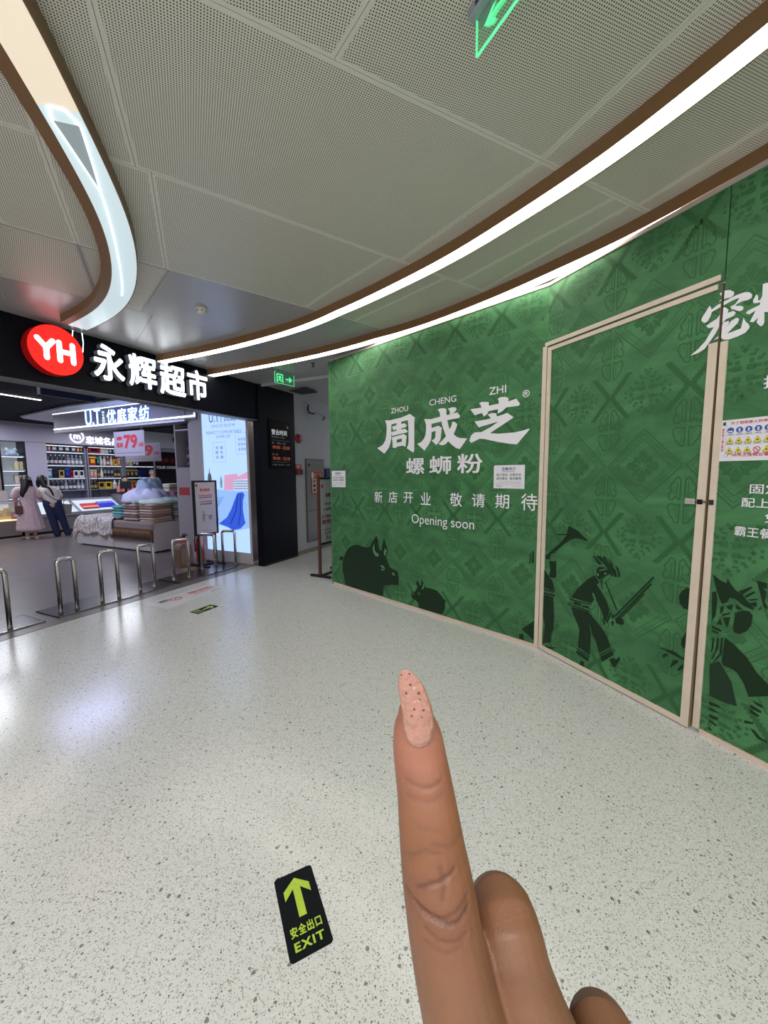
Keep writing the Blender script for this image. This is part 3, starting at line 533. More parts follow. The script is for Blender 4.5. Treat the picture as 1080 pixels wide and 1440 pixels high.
# ---- flat print on the boards; print is laid out along the whole hoarding in (u, z) metres
PRINT = mat('dark_green_print', (50, 98, 58), .55, spec=.3)
PRINT2 = mat('fine_green_print', (54, 102, 62), .55, spec=.3)
SIL = mat('silhouette_print', (18, 44, 22), .5, spec=.3)
SIL2 = mat('charcoal_green_print', (30, 52, 36), .5, spec=.3)
LGT = mat('light_green_line_print', (92, 140, 96), .55, spec=.3)
thick = []; fine = []
def stroke(a, b, w, out):
    a, b = Vector(a), Vector(b); d = (b-a).normalized(); n = Vector((-d.y, d.x))*w/2
    out.append([tuple(a-n), tuple(b-n), tuple(b+n), tuple(a+n)])
def pline(pts, w, out, closed=False):
    n = len(pts)
    for i in range(n if closed else n-1): stroke(pts[i], pts[(i+1) % n], w, out)
def diamond(cu, cz, out, out2):
    for r_, w_ in ((.232, .008), (.205, .004), (.168, .005)):
        P = [(cu-r_, cz), (cu, cz+r_), (cu+r_, cz), (cu, cz-r_)]
        pline(P, w_, out2, True)
    for k in range(4):       # small dashes between the outlines
        a0, a1 = [(cu-.187, cz), (cu, cz+.187), (cu+.187, cz), (cu, cz-.187)][k], [(cu, cz+.187), (cu+.187, cz), (cu, cz-.187), (cu-.187, cz)][k]
        for j in range(1, 12):
            f = j/12; x, z = a0[0]*(1-f)+a1[0]*f, a0[1]*(1-f)+a1[1]*f; out2.append([(x-.003, z-.003), (x+.003, z-.003), (x+.003, z+.003), (x-.003, z+.003)])
    for k in range(8):       # lobed leaves round a centre
        a = k*math.pi/4; L_ = .105 if k % 2 == 0 else .085; d = Vector((math.cos(a), math.sin(a))); n = Vector((-d.y, d.x)); c_ = Vector((cu, cz))
        prof = ([(.018, .004), (.05, .02), (.062, .032), (.072, .022), (.088, .026), (L_, 0)] if k % 2 == 0 else [(.02, .004), (.045, .014), (.058, .024), (.066, .014), (.085, 0)])
        out2.append([tuple(c_+d*x+n*y) for x, y in prof]+[tuple(c_+d*x-n*y) for x, y in prof[::-1][1:]])
    for k in range(4):
        a = k*math.pi/2+math.pi/4; d = Vector((math.cos(a), math.sin(a))); c_ = Vector((cu, cz))
        out.append([tuple(c_+d*.012+Vector((-.006, 0))), tuple(c_+d*.012+Vector((.006, 0))), tuple(c_+d*.03)])
def crosscell(cu, cz, out, out2):
    for sx in (-1, 1):
        for sz in (-1, 1):   # stepped heavy bars of the diamond
            n = 9; a = Vector((cu+sx*.235, cz)); b = Vector((cu+sx*.115, cz+sz*.145))
            for j in range(n):
                p = a.lerp(b, (j+.5)/n); out.append([(p.x-.020, p.y-.0085), (p.x+.020, p.y-.0085), (p.x+.020, p.y+.0085), (p.x-.020, p.y+.0085)])
            # inner dotted ring and quarters
            for j in range(5):
                p = Vector((cu+sx*.15, cz)).lerp(Vector((cu, cz+sz*.15)), (j+.5)/5); out2.append([(p.x-.008, p.y-.008), (p.x+.008, p.y-.008), (p.x+.008, p.y+.008), (p.x-.008, p.y+.008)])
            for dx, dz, w_, h_ in ((.028, .028, .018, .018), (.056, .03, .014, .01), (.03, .058, .01, .014), (.062, .062, .011, .011), (.086, .03, .008, .014), (.03, .088, .014, .008)):
                x, z = cu+sx*dx, cz+sz*dz; out2.append([(x-w_, z-h_/1.3), (x+w_, z-h_/1.3), (x+w_, z+h_/1.3), (x-w_, z+h_/1.3)])
    for a, b in ((.1, 0), (-.1, 0), (0, .115), (0, -.115)):
        x, z = cu+a, cz+b
        out2.append([(x-.016, z-.005), (x+.016, z-.005), (x+.016, z+.005), (x-.016, z+.005)]); out2.append([(x-.005, z-.016), (x+.005, z-.016), (x+.005, z+.016), (x-.005, z+.016)])
    stroke((cu+.235, cz), (cu+.255, cz), .014, out); stroke((cu-.255, cz), (cu-.235, cz), .014, out)
def lotus(cu, cz, out, out2):
    for sx in (-1, 1):
        up_ = [(.012, .014), (.012, .13), (.028, .148), (.044, .135), (.050, .115), (.066, .102), (.070, .080), (.058, .066), (.074, .050), (.078, .030), (.066, .014), (.050, .012), (.044, .026), (.032, .030), (.022, .018), (.012, .014)]
        lo_ = [(.012, -.012), (.030, -.022), (.050, -.012), (.070, -.018), (.078, -.040), (.068, -.060), (.060, -.085), (.045, -.098), (.040, -.115), (.012, -.125), (.012, -.012)]
        pline([(cu+sx*a, cz+b) for a, b in up_], .008, out); pline([(cu+sx*a, cz+b) for a, b in lo_], .008, out)
        pline([(cu+sx*.03, cz+.03), (cu+sx*.03, cz+.115)], .005, out)
        pline([(cu+sx*.048, cz+.045), (cu+sx*.04, cz+.058), (cu+sx*.05, cz+.066)], .004, out2)
        pline([(cu+sx*.05, cz-.03), (cu+sx*.04, cz-.04), (cu+sx*.045, cz-.05)], .004, out2)
        pline([(cu+sx*.028, cz-.025), (cu+sx*.028, cz-.1)], .004, out)
for k in range(-5, 12):
    u = 1.722+.484*k
    if u < -.3 or u > LA+2.6: continue
    for z in (.62, 1.54, 2.435): diamond(u, z, thick, fine)
    for z in (.14, 1.085, 2.0, 2.86): crosscell(u, z, thick, fine)
    for z in (.40, .845, 1.325, 1.772, 2.245, 2.70): lotus(u+.242, z, thick, fine)
def cut_u(polys, u0, u1, z0=.03, z1=HT-.004):
    out = []
    for p in polys:
        q = [Vector(v) for v in p]
        if max(v.x for v in q) <= u0 or min(v.x for v in q) >= u1: continue
        if min(v.x for v in q) < u0: q = clip(q, Vector((u0, 0)), Vector((1, 0)))
        if len(q) > 2 and max(v.x for v in q) > u1: q = clip(q, Vector((u1, 0)), Vector((-1, 0)))
        if len(q) > 2 and min(v.y for v in q) < z0: q = clip(q, Vector((0, z0)), Vector((0, 1)))
        if len(q) > 2 and max(v.y for v in q) > z1: q = clip(q, Vector((0, z1)), Vector((0, -1)))
        if len(q) > 2: out.append([(v.x, v.y) for v in q])
    return out
def shift(polys, du): return [[(a-du, b) for a, b in p] for p in polys]
GR['people'] = GR['dark'][2:]; boar, piglet = GR['dark'][0], GR['dark'][1]
for nm_, q_ in (('printed_boar', boar), ('printed_piglet', piglet)): MB().flat(cut_u([q_], .002, 2.82), -.0024).done(nm_, SIL, hd)
layers = (('printed_pattern', thick, PRINT, -.0012), ('printed_pattern', fine, PRINT2, -.0016), ('printed_silhouette', GR['people'], SIL, -.0024), ('printed_silhouette', GR['grey'], SIL2, -.002),
          ('printed_detail', GR['light'], LGT, -.003), ('brush_lettering', GR['white'], LETTER, -.0035))
dd0 = LA+DU0
def flag(o):
    if o.name.startswith(('printed_pattern', 'printed_detail', 'printed_silhouette')): o['kind'] = 'stuff'
    return o
for nm, polys, m_, y in layers:
    a = cut_u(polys, 0.002, 2.820)
    if a: flag(MB().flat(a, y).done(nm, m_, hd))
    mbp = MB(); mbp.flat(shift(cut_u(polys, LA+.001, LA+DU1, DZ+.014), LA), y)
    mbp.flat(shift(cut_u(polys, LA+DU1+.007, LA+LB), LA), y)
    if mbp.v: flag(bpart(nm, mbp, m_))
    d_ = cut_u(polys, dd0+.036, dd0+DW-.001, .046, 2.463)
    if d_: flag(MB().flat(shift(d_, dd0), y).done(nm, m_, door))

# the leaf is warped: its lower corner away from the hinge stands about two centimetres proud
for ch_ in list(door.children):
    for v_ in ch_.data.vertices: v_.co.y -= .022*max(v_.co.x, 0)/DW*max(0, 1-v_.co.z/2.1)
# white lettering
def zt(u, z0, z1): return z0, z1
W = .010
for nm_, key in (('brand_character', 'zhou'), ('brand_character', 'cheng'), ('brand_character', 'zhi')): MB().flat(GR[key], -.0032).done(nm_, LETTER, hd)
serif = dict(weight=.012)
for wd, b in (('ZHOU', (1.11, 2.175, 1.365, 2.232)), ('CHENG', (1.657, 2.192, 1.987, 2.252)), ('ZHI', (2.34, 2.20, 2.505, 2.265)), ('®', (2.655, 2.132, 2.718, 2.192))):
    text('pinyin_word' if wd != '®' else 'registered_mark', wd, *b, -.0032, LETTER, hd, weight=.006)
for ch, b in (('螺', (1.335, 1.497, 1.595, 1.672)), ('蛳', (1.66, 1.497, 1.937, 1.680)), ('粉', (2.004, 1.503, 2.286, 1.688))):
    text('product_character', ch, *b, -.0032, LETTER, hd, weight=.016)
for ch, x0, x1, z0, z1 in (('新', .828, .963, 1.163, 1.298), ('店', 1.067, 1.203, 1.172, 1.303), ('开', 1.300, 1.436, 1.177, 1.300), ('业', 1.546, 1.681, 1.173, 1.305), ('敬', 1.923, 2.067, 1.178, 1.312), ('请', 2.177, 2.317, 1.185, 1.313), ('期', 2.423, 2.558, 1.187, 1.314), ('待', 2.668, 2.812, 1.182, 1.327)):
    text('announcement_character', ch, x0, z0, x1, z1, -.0032, LETTER, hd, weight=.006)
text('opening_words', 'Opening soon', 1.416, .935, 2.206, 1.066, -.0032, LETTER, hd, weight=.004)
for body, b in (('招', (4.225, 1.905, 4.30, 1.968)), ('固定', (4.206, 1.388, 4.33, 1.438)), ('配上', (4.177, 1.318, 4.29, 1.366)), ('免', (4.275, 1.245, 4.33, 1.30)), ('霸王餐', (4.157, 1.165, 4.31, 1.217))):
    v, f = text_geo(body, b[0]-LA, b[1], b[2]-LA, b[3], -.0032, weight=.01)
    o = finish('menu_lettering', v, f, LETTER, hd); o.matrix_local = Mb

# notices stuck to the hoarding
PAPER = mat('white_card', (226, 224, 232), .45)
NAVY = mat('navy_ink', (52, 58, 120), .5); REDINK = mat('red_ink', (206, 40, 62), .5); BLUE = mat('blue_ink', (48, 86, 170), .5); YEL = mat('yellow_ink', (226, 208, 50), .5); BLK = mat('black_ink', (30, 30, 34), .5); TEALINK = mat('slate_ink', (60, 80, 84), .5)
def notice(u, z0, w_, h_, label, grp):
    p = P0+dA*u; r = root('notice_card', label, 'notice', (p.x, p.y, z0), AA, grp)
    MB().extr([(.008, h_), (0, h_-.008), (0, 0), (w_, 0), (w_, h_)], -.006, -.001).done('card', PAPER, r)
    texts('heading', [('温馨提示', w_*.26, h_*.78, w_*.72, h_*.91), ('Kind Reminder', w_*.28, h_*.71, w_*.70, h_*.755)], -.0064, NAVY, r, weight=.01)
    texts('warning_text', [('施工现场  注意安全', w_*.09, h_*.53, w_*.90, h_*.65), ('请勿靠近  请勿攀爬', w_*.09, h_*.37, w_*.90, h_*.49), ('For your safety please keep away', w_*.18, h_*.28, w_*.90, h_*.31), ('construction site no climbing please', w_*.09, h_*.215, w_*.90, h_*.25)], -.0064, TEALINK, r, weight=.01)
    box('footer_rule', w_*.02, w_*.98, -.0062, -.006, h_*.155, h_*.162, REDINK, r)
    texts('footer_text', [('物业服务', w_*.1, h_*.06, w_*.28, h_*.13), ('zhengjia', w_*.62, h_*.08, w_*.9, h_*.11)], -.0064, TEALINK, r)
notice(2.404, 1.366, .290, .205, 'white notice card with blue text beside the door, under the white product name', None)
notice(.002, 1.333, .283, .215, 'white notice card with blue text at the far end of the hoarding, by the corridor', None)
# safety poster on the run right of the door
p = P1+dB*(4.058-LA); sp = root('safety_poster', 'white site safety poster with blue, yellow and red symbols right of the door', 'poster', (p.x, p.y, 1.556), AB)
PW, PH = .34, .215
box('sheet', 0, PW, -.004, -.001, 0, PH, PAPER, sp)
box('red_edge', -.002, .001, -.0045, -.001, 0, PH, REDINK, sp)
texts('slogan', [('为了您和家人的幸福，请注意安全', .048, .188, .33, .204)], -.0046, REDINK, sp, weight=.02)
texts('side_slogan', [(ch, .012, .160-.0155*i, .023, .1725-.0155*i) for i, ch in enumerate('您已进入施工现场')], -.0046, REDINK, sp, weight=.02)
texts('company_line', [('广州市正佳物业管理有限公司', .04, .022, .32, .038)], -.0046, REDINK, sp, weight=.02)
texts('captions', [('必须戴安全帽' if j == 0 else '当心触电', .036+.038*i, .136-.050*j, .062+.038*i, .141-.050*j) for j in range(3) for i in range(7)], -.0046, BLK, sp, weight=.02)
circ = lambda cx, cz, r_, n=16: [(cx+r_*math.cos(2*math.pi*k/n), cz+r_*math.sin(2*math.pi*k/n)) for k in range(n)]
def inkpart(nm, polys, y, m_): MB().flat(polys, y).done(nm, m_, sp)
inkpart('blue_symbol', [circ(.049+.038*i, .160, .015) for i in range(7)], -.0046, BLUE)
inkpart('symbol_figure', [circ(.049+.038*i, .163, .005, 8) for i in range(1, 7)]+[[(.043+.038*i, .151), (.055+.038*i, .151), (.049+.038*i, .161)] for i in range(1, 7)]+[[(.037, .158), (.061, .158), (.055, .151), (.043, .151)]], -.0050, PAPER)
tri = [[(.034+.038*i, .094-.05*j), (.064+.038*i, .094-.05*j), (.049+.038*i, .121-.05*j)] for i in range(7) for j in range(2) if not (j == 1 and i == 3)]
inkpart('yellow_symbol', tri, -.0048, YEL); inkpart('symbol_outline', [[((a-sum(q[0] for q in t)/3)*1.14+sum(q[0] for q in t)/3, (b-sum(q[1] for q in t)/3)*1.14+sum(q[1] for q in t)/3) for a, b in t] for t in tri], -.0044, BLK)
inkpart('symbol_mark', [circ(sum(q[0] for q in t)/3, sum(q[1] for q in t)/3+.001, .0042, 6) for t in tri], -.0052, BLK)
rg = circ(.163, .056, .015, 20); ri_ = circ(.163, .056, .0115, 20)
inkpart('no_smoking_ring', [[rg[k], rg[(k+1) % 20], ri_[(k+1) % 20], ri_[k]] for k in range(20)]+[[(.152, .064), (.155, .066), (.174, .048), (.171, .046)]], -.0050, REDINK)
inkpart('grid_line', [[(.031, .132), (.33, .132), (.33, .1325), (.031, .1325)], [(.031, .084), (.33, .084), (.33, .0845), (.031, .0845)], [(.0305, .018), (.0312, .018), (.0312, .186), (.0305, .186)]], -.0046, BLK)
inkpart('emblem', [[(.014, .187), (.027, .187), (.027, .205), (.014, .205)]], -.0046, TEALINK)

# ------------------------------------------------------------------ shop front
ff = sroot('shop_fascia', 'black fascia over the supermarket entrance carrying the illuminated shop name', 'shop fascia')
for a, b in ((-3.2, -.9), (-.9, 1.08), (1.08, 2.6), (2.6, 3.12)):
    box('fascia_panel', a+.002, b-.002, 0, .16, 2.37, 2.925, DARK, ff)
box('edge_trim', -3.2, 3.12, -.004, .16, 2.355, 2.37, mat('grey_trim', (96, 96, 104), .4, .3), ff)
RIMR = mat('dark_red_side', (130, 14, 14), .35, emit=(150, 10, 8), es=.25)
lg = sub('round_logo', ff, (.385, -.115, 2.672))
MB().lathe([(.216, .115), (.224, .105), (.224, .012), (.222, .006)], 48, ax='y').done('logo_drum', RIMR, lg)
MB().lathe([(.222, .006), (.222, 0)], 48, ax='y').done('logo_face', mat('lit_red_face', (228, 30, 26), .4, emit=(236, 34, 26), es=.75), lg)
LITW = mat('lit_white_face', (240, 246, 255), .4, emit=(240, 248, 255), es=1.6)
LITS = mat('letter_return', (150, 155, 170), .4, .2)
yh = MB()
def rstroke(mbx, a, b, w_, y):
    a, b = Vector(a), Vector(b); d = (b-a).normalized(); n = Vector((-d.y, d.x))*w_/2; pts = []
    base = math.atan2(n.y, n.x)
    for k in range(7): an = base+math.pi*k/6; pts.append(a+Vector((math.cos(an), math.sin(an)))*w_/2)
    for k in range(7): an = base+math.pi+math.pi*k/6; pts.append(b+Vector((math.cos(an), math.sin(an)))*w_/2)
    mbx.flat([[(p.x, p.y) for p in pts]], y)
for a, b in (((-.148, .075), (-.085, .005)), ((-.03, .075), (-.085, .005)), ((-.085, .01), (-.085, -.085)), ((.02, .078), (.02, -.085)), ((.13, .078), (.13, -.085)), ((.02, -.002), (.13, -.002))):
    rstroke(yh, a, b, .046, -.003)
yh.done('logo_letters', LITW, lg)
for ch, x0, z0, x1, z1 in (('永', .72, 2.50, 1.03, 2.865), ('辉', 1.075, 2.495, 1.40, 2.855), ('超', 1.435, 2.475, 1.785, 2.85), ('市', 1.815, 2.485, 2.12, 2.86)):
    g = sub('shop_name_character', ff, (0, 0, 0))
    v, f = text_geo(ch, x0, z0, x1, z1, -.07, weight=.026); finish('lit_face', v, f, LITW, g)
    v, f = text_geo(ch, x0-.003, z0-.003, x1+.003, z1+.003, -.068, depth=.066, weight=.028); finish('letter_side', v, f, LITS, g)

# black corner pier with the opening-hours board
pr = sroot('corner_pier', 'black clad pier at the right end of the shop entrance, up to the ceiling', 'pier')
box('front_panel', 3.12, 4.01, -.03, .10, .0, 2.93, DARK, pr, bevel=.004)
box('reveal_panel', 3.165, 3.30, .10, .24, 0, 2.37, mat('dark_reveal', (34, 32, 40), .3), pr)
box('steel_corner_trim', 3.150, 3.165, .06, .24, 0, 2.37, STEEL, pr)
box('plinth', 3.125, 4.005, -.034, -.028, 0, .03, BLACK, pr)
hb = sroot('opening_hours_board', 'glossy black opening hours board on the black pier', 'sign', 3.325, -.032, 1.60)
GB = mat('gloss_black_board', (3, 3, 5), .3, spec=.1)
box('board', 0, .55, -.016, 0, 0, .81, GB, hb, bevel=.012)
texts('heading', [('营业时间', .05, .565, .44, .655)], -.0168, mat('white_board_ink', (215, 215, 220), .5, emit=(215, 215, 220), es=.25), hb, weight=.02)
GREYI = mat('grey_board_ink', (150, 150, 155), .5)
texts('small_heading', [('BUSINESS HOURS', .05, .515, .38, .545), ('周一 - 周四、周日', .05, .415, .40, .448), ('周五、周六', .05, .225, .20, .26)], -.0168, GREYI, hb, weight=.01)
texts('hours_text', [('09:00 - 22:00', .065, .335, .51, .39), ('09:00 - 22:30', .065, .15, .51, .205)], -.0168, mat('orange_board_ink', (196, 92, 52), .5, emit=(196, 92, 52), es=.2), hb, weight=.02)
MB().box(.05, .51, -.0166, -.016, .475, .479).box(.05, .51, -.0166, -.016, .115, .119).done('rule_line', GREYI, hb)
texts('service_icons', [('◎ 服务', .05, .055, .18, .085), ('● 便民', .21, .055, .34, .085), ('◇ 购物', .37, .055, .50, .085)], -.0168, GREYI, hb)
MB().flat([circ(.465, .715, .024)], -.0168).done('small_logo', mat('pink_board_ink', (200, 110, 120), .5), hb)

# white wall of the side passage beyond the pier
PW_ = mat('passage_white_wall', (184, 184, 192), .6, spec=.3)
def sstruct(name, mb, m, label=None):
    o = mb.done(name, m); o.matrix_world = Matrix.Translation(SW(0, 0, 0)) @ Matrix.Rotation(ANG_S, 4, 'Z'); tag(o, label, kind='structure'); return o
sstruct('wall_back', MB().box(4.01, 9.5, 0, .12, 0, 2.93), PW_, 'white wall of the side passage beyond the black pier')
sstruct('wall_end', MB().box(9.5, 9.6, -6, .12, 0, 2.93), PW_)
sstruct('baseboard_back', MB().box(4.01, 9.5, -.012, 0, 0, .075), mat('taupe_skirting', (140, 126, 116), .5), 'taupe skirting along the white passage wall')
sstruct('trim_1', MB().box(3.19, 3.22, -2.2, -.0, 2.90, 2.94), PW_, 'pale edge where the hall ceiling meets the passage ceiling')
vt = sroot('ceiling_vent', 'dark square grille in the white passage ceiling', 'vent', 3.92, -.31, 2.925)
box('vent_frame', -.17, .17, -.17, .17, -.004, .012, mat('vent_grey', (70, 68, 76), .6), vt)
for k in range(9): box('vent_slat', -.15, .15, -.15+.036*k, -.135+.036*k, -.010, -.004, mat('vent_slat_grey', (58, 56, 62), .5), vt)
sk = root('sprinkler_head', 'small ceiling sprinkler head near the far end of the hoarding', 'sprinkler', (-.93, 5.35, 2.975))
MB().lathe([(.03, 0), (.03, -.006), (.008, -.008), (.008, -.03), (.004, -.034)], 14).done('rosette', mat('brass_grey', (90, 86, 82), .4, .5), sk)
MB().lathe([(.006, -.034), (.022, -.044), (.022, -.047)], 12).done('deflector', BLACK, sk)
cm = sroot('security_camera', 'white security camera on a black bent conduit high on the passage wall', 'camera', 4.43, 0, 2.70)
MB().tube([(0, -.03, .10), (-.03, -.05, .05), (-.045, -.06, 0), (-.02, -.07, -.045), (.05, -.08, -.055), (.10, -.09, -.05)], .017, 10).done('conduit', BLACK, cm)
MB().lathe([(.04, 0), (.04, -.03), (.02, -.035)], 16, c=(0, 0, .11), ax='y').done('wall_mount', PW_, cm)
b = MB().lathe([(.038, 0), (.045, .02), (.045, .17), (.04, .19)], 18, ax='x').done('camera_body', PW_, cm); b.location = (.12, -.10, -.04); b.rotation_euler = (0, math.radians(22), math.radians(-25))
l_ = MB().lathe([(.046, 0), (.046, .02), (.030, .024)], 18, ax='x').done('lens_hood', BLACK, b); l_.location = (.185, 0, 0)
fb = sroot('fire_alarm_bell', 'round red fire alarm bell on the white passage wall beside the pier', 'alarm', 4.145, 0, 2.155)
MB().lathe([(.085, 0), (.085, -.012), (.075, -.035), (.04, -.048), (.01, -.05)], 24, ax='y').done('gong', mat('deep_red', (140, 14, 20), .35), fb)
MB().lathe([(.012, -.05), (.012, -.056), (.006, -.058)], 10, ax='y').done('centre_bolt', STEEL, fb)
ac = sroot('fire_call_point', 'small red fire call box on the passage wall under the bell', 'alarm', 4.03, 0, 1.50)
box('call_box', 0, .17, -.05, 0, .0, .10, mat('dim_red', (120, 20, 26), .45), ac, bevel=.004); box('label_plate', .0, .17, -.012, 0, .10, .19, RED, ac)
text('label_text', '消防', .02, .12, .13, .17, -.013, PAPER, ac, weight=.01); box('push_button', .10, .15, -.06, -.05, .03, .075, BLACK, ac)
hy = sroot('hydrant_cabinet', 'grey steel fire hydrant cabinet door set in the passage wall', 'cabinet', 4.33, 0, .20)
CAB = mat('grey_steel_cabinet', (118, 116, 114), .38, .5)
box('cabinet_frame', 0, .62, -.012, .0, 0, 1.60, mat('grey_frame', (96, 95, 95), .4, .5), hy)
box('cabinet_door', .02, .60, -.022, -.012, .62, 1.575, CAB, hy, bevel=.003); box('cabinet_door', .02, .60, -.022, -.012, .02, .60, CAB, hy, bevel=.003)
box('lock', .06, .12, -.028, -.022, 1.46, 1.51, BLACK, hy)
hn = sroot('fire_notice', 'red and yellow fire notice with pictures on the grey cabinet', 'notice', 4.49, -.024, 1.12)
box('sheet', 0, .33, -.003, 0, 0, .43, RED, hn); box('picture_area', .02, .30, -.004, -.003, .03, .30, mat('cream_card', (214, 204, 190), .5), hn); box('white_tab', .0, .07, -.004, -.003, .31, .42, PAPER, hn)
text('heading', '灭火器', .09, .34, .31, .40, -.0045, YEL, hn, weight=.02)
for i in range(2):
    for j in range(3): box('picture', .05+.12*i, .13+.12*i, -.0048, -.004, .05+.085*j, .11+.085*j, (NAVY, BLK, mat('ochre', (150, 110, 60), .5))[j], hn)

# light box inside the entrance, facing the shop
lb = sroot('lightbox_wall', 'white partition with a tall glowing bedding advert just inside the shop entrance', 'light box', 3.15, .24, 0, math.radians(-90))
# local x runs from the far end (t=1.62) towards the entrance (t=.24): x = .. ; face looks along -y
SHW = mat('shop_white_panel', (188, 184, 190), .5)
lb.location = SW(3.15, 1.62, 0)
# frame: local x -> -T, local y -> +S
box('partition', 0.0, 1.375, .03, .12, 0, 2.93, SHW, lb)
box('frame', 1.33, 1.375, 0, .03, .0, 2.93, SHW, lb); box('frame', 0, .32, 0, .03, 0, 2.93, SHW, lb); box('frame', .32, 1.33, 0, .03, 0, .19, SHW, lb); box('frame', .32, 1.33, 0, .03, 2.80, 2.93, SHW, lb)
def glow(nm, rgb, es=1.0): return mat(nm, tuple(int(v*.6) for v in rgb), .5, emit=rgb, es=es*.72)
GL = glow('glowing_pale_blue', (162, 192, 244), 1.35)
box('advert_panel', .32, 1.33, .010, .03, .19, 2.80, GL, lb)
def ad(nm, polys, m_, y=.0085): MB().flat(polys, y).done(nm, m_, lb)
gx = lambda t: 1.62-t
DB = glow('glowing_slate', (70, 90, 120), .9)
texts('advert_brand', [('U.T', .50, 2.40, .74, 2.54), ('优庭', .84, 2.40, 1.12, 2.54)], .0085, DB, lb, weight=.01)
texts('advert_vertical_word', [(c_, .77, 2.50-.028*i, .80, 2.523-.028*i) for i, c_ in enumerate('uting')], .0085, DB, lb)
texts('advert_subtitle', [('自在|生活|艺术', .56, 2.30, 1.10, 2.36), ('PERFECT COMFORTABLE', .42, 2.20, 1.23, 2.25), ('HOME LIFE', .66, 2.13, .98, 2.175)], .0085, glow('glowing_grey_text', (110, 130, 165), .95), lb)
LN = glow('glowing_outline', (138, 162, 214), 1.0)
def frame_(x0, x1, z0, z1, w_=.006):
    return [[(x0, z0), (x1, z0), (x1, z0+w_), (x0, z0+w_)], [(x0, z1-w_), (x1, z1-w_), (x1, z1), (x0, z1)], [(x0, z0), (x0+w_, z0), (x0+w_, z1), (x0, z1)], [(x1-w_, z0), (x1, z0), (x1, z1), (x1-w_, z1)]]
ad('printed_picture_frame', frame_(.56, .86, 1.72, 2.06)+frame_(1.09, 1.32, 1.84, 2.20), LN)
texts('printed_picture', [('❀ ✿', .62, 1.94, .80, 2.0), ('✿ ❀', .62, 1.86, .80, 1.92), ('❀ ✿', .62, 1.78, .80, 1.84), ('❀❀❀', 1.14, 2.06, 1.31, 2.12), ('❀❀❀', 1.14, 1.98, 1.31, 2.04), ('❀❀❀', 1.14, 1.90, 1.31, 1.96)], .0085, glow('glowing_dim_blue', (96, 130, 190), .9), lb)
ad('printed_vase', [[(.43, 1.38), (.47, 1.38), (.50, 1.43), (.49, 1.50), (.46, 1.55), (.455, 1.62), (.445, 1.62), (.44, 1.55), (.41, 1.50), (.40, 1.43)]], glow('glowing_vase', (76, 92, 96), .8))
ad('printed_vase', [[(.70, 1.28), (.74, 1.28), (.75, 1.40), (.73, 1.48), (.71, 1.48), (.69, 1.38)]], glow('glowing_vase_pale', (120, 150, 170), .9))
ad('printed_bed', [[(.45, 1.15), (.60, 1.26), (.80, 1.24), (1.33, 1.24), (1.33, .62), (1.05, .56), (.72, .62), (.32, .70), (.32, .80)]], glow('glowing_bed', (146, 186, 244), 1.0), .0088)
ad('printed_pillow', [[(.78, 1.24), (.80, 1.50), (1.10, 1.53), (1.14, 1.26)], [(1.06, 1.46), (1.33, 1.56), (1.33, 1.44), (1.10, 1.40)]], glow('glowing_pink', (214, 160, 196), .95), .0084)
ad('printed_pillow', [[(1.00, 1.24), (1.01, 1.42), (1.33, 1.44), (1.33, 1.24)]], glow('glowing_white_blue', (200, 216, 244), 1.0), .0082)
zz = []
for j in range(4):
    for i in range(9): x = 1.01+.036*i; z = 1.27+.042*j; zz.append([(x, z), (x+.018, z+.022), (x+.036, z), (x+.036, z-.013), (x+.018, z+.009), (x, z-.013)])
ad('printed_zigzag', zz, glow('glowing_navy', (50, 72, 120), .8), .0080)
ad('printed_blue_blanket', [[(1.00, 1.06), (1.08, 1.20), (1.20, 1.22), (1.24, 1.17), (1.20, 1.08), (1.19, .92), (1.22, .74), (1.24, .70), (1.12, .60), (.95, .56), (.80, .62), (.62, .66), (.82, .78), (.93, .93)]], glow('glowing_royal_blue', (50, 92, 222), .9), .0080)
ad('printed_fold', [[(1.08, 1.18), (1.10, 1.18), (1.05, .90), (.90, .66), (.88, .67), (1.02, .90)], [(1.14, 1.19), (1.16, 1.19), (1.14, .85), (1.08, .64), (1.06, .65), (1.12, .85)]], glow('glowing_deep_blue', (34, 60, 168), .8), .0078)
ad('printed_throw', [[(.32, .62), (.46, .66), (.60, .60), (.66, .48), (.66, .44), (.32, .44)]], glow('glowing_white_cloth', (206, 218, 240), 1.0), .0084)
ad('printed_rumple', [[(.40+.03*i, .86+.05*i), (.62+.03*i, .98+.03*i), (.64+.03*i, .97+.03*i), (.42+.03*i, .84+.05*i)] for i in range(6)]+[[(.36+.02*i, .78), (.56+.03*i, .74), (.56+.03*i, .73), (.36+.02*i, .765)] for i in range(4)], glow('glowing_shade_blue', (118, 156, 222), .95), .0084)
kn = []
for j in range(9):
    for i in range(6): kn.append([(1.10+.03*i, .66+.045*j), (1.12+.03*i, .67+.045*j), (1.11+.03*i, .685+.045*j)])
ad('printed_knit', [q for q in kn if q[0][0] > 1.235 or q[0][1] < .62], glow('glowing_knit_grey', (150, 164, 190), .95), .0082)

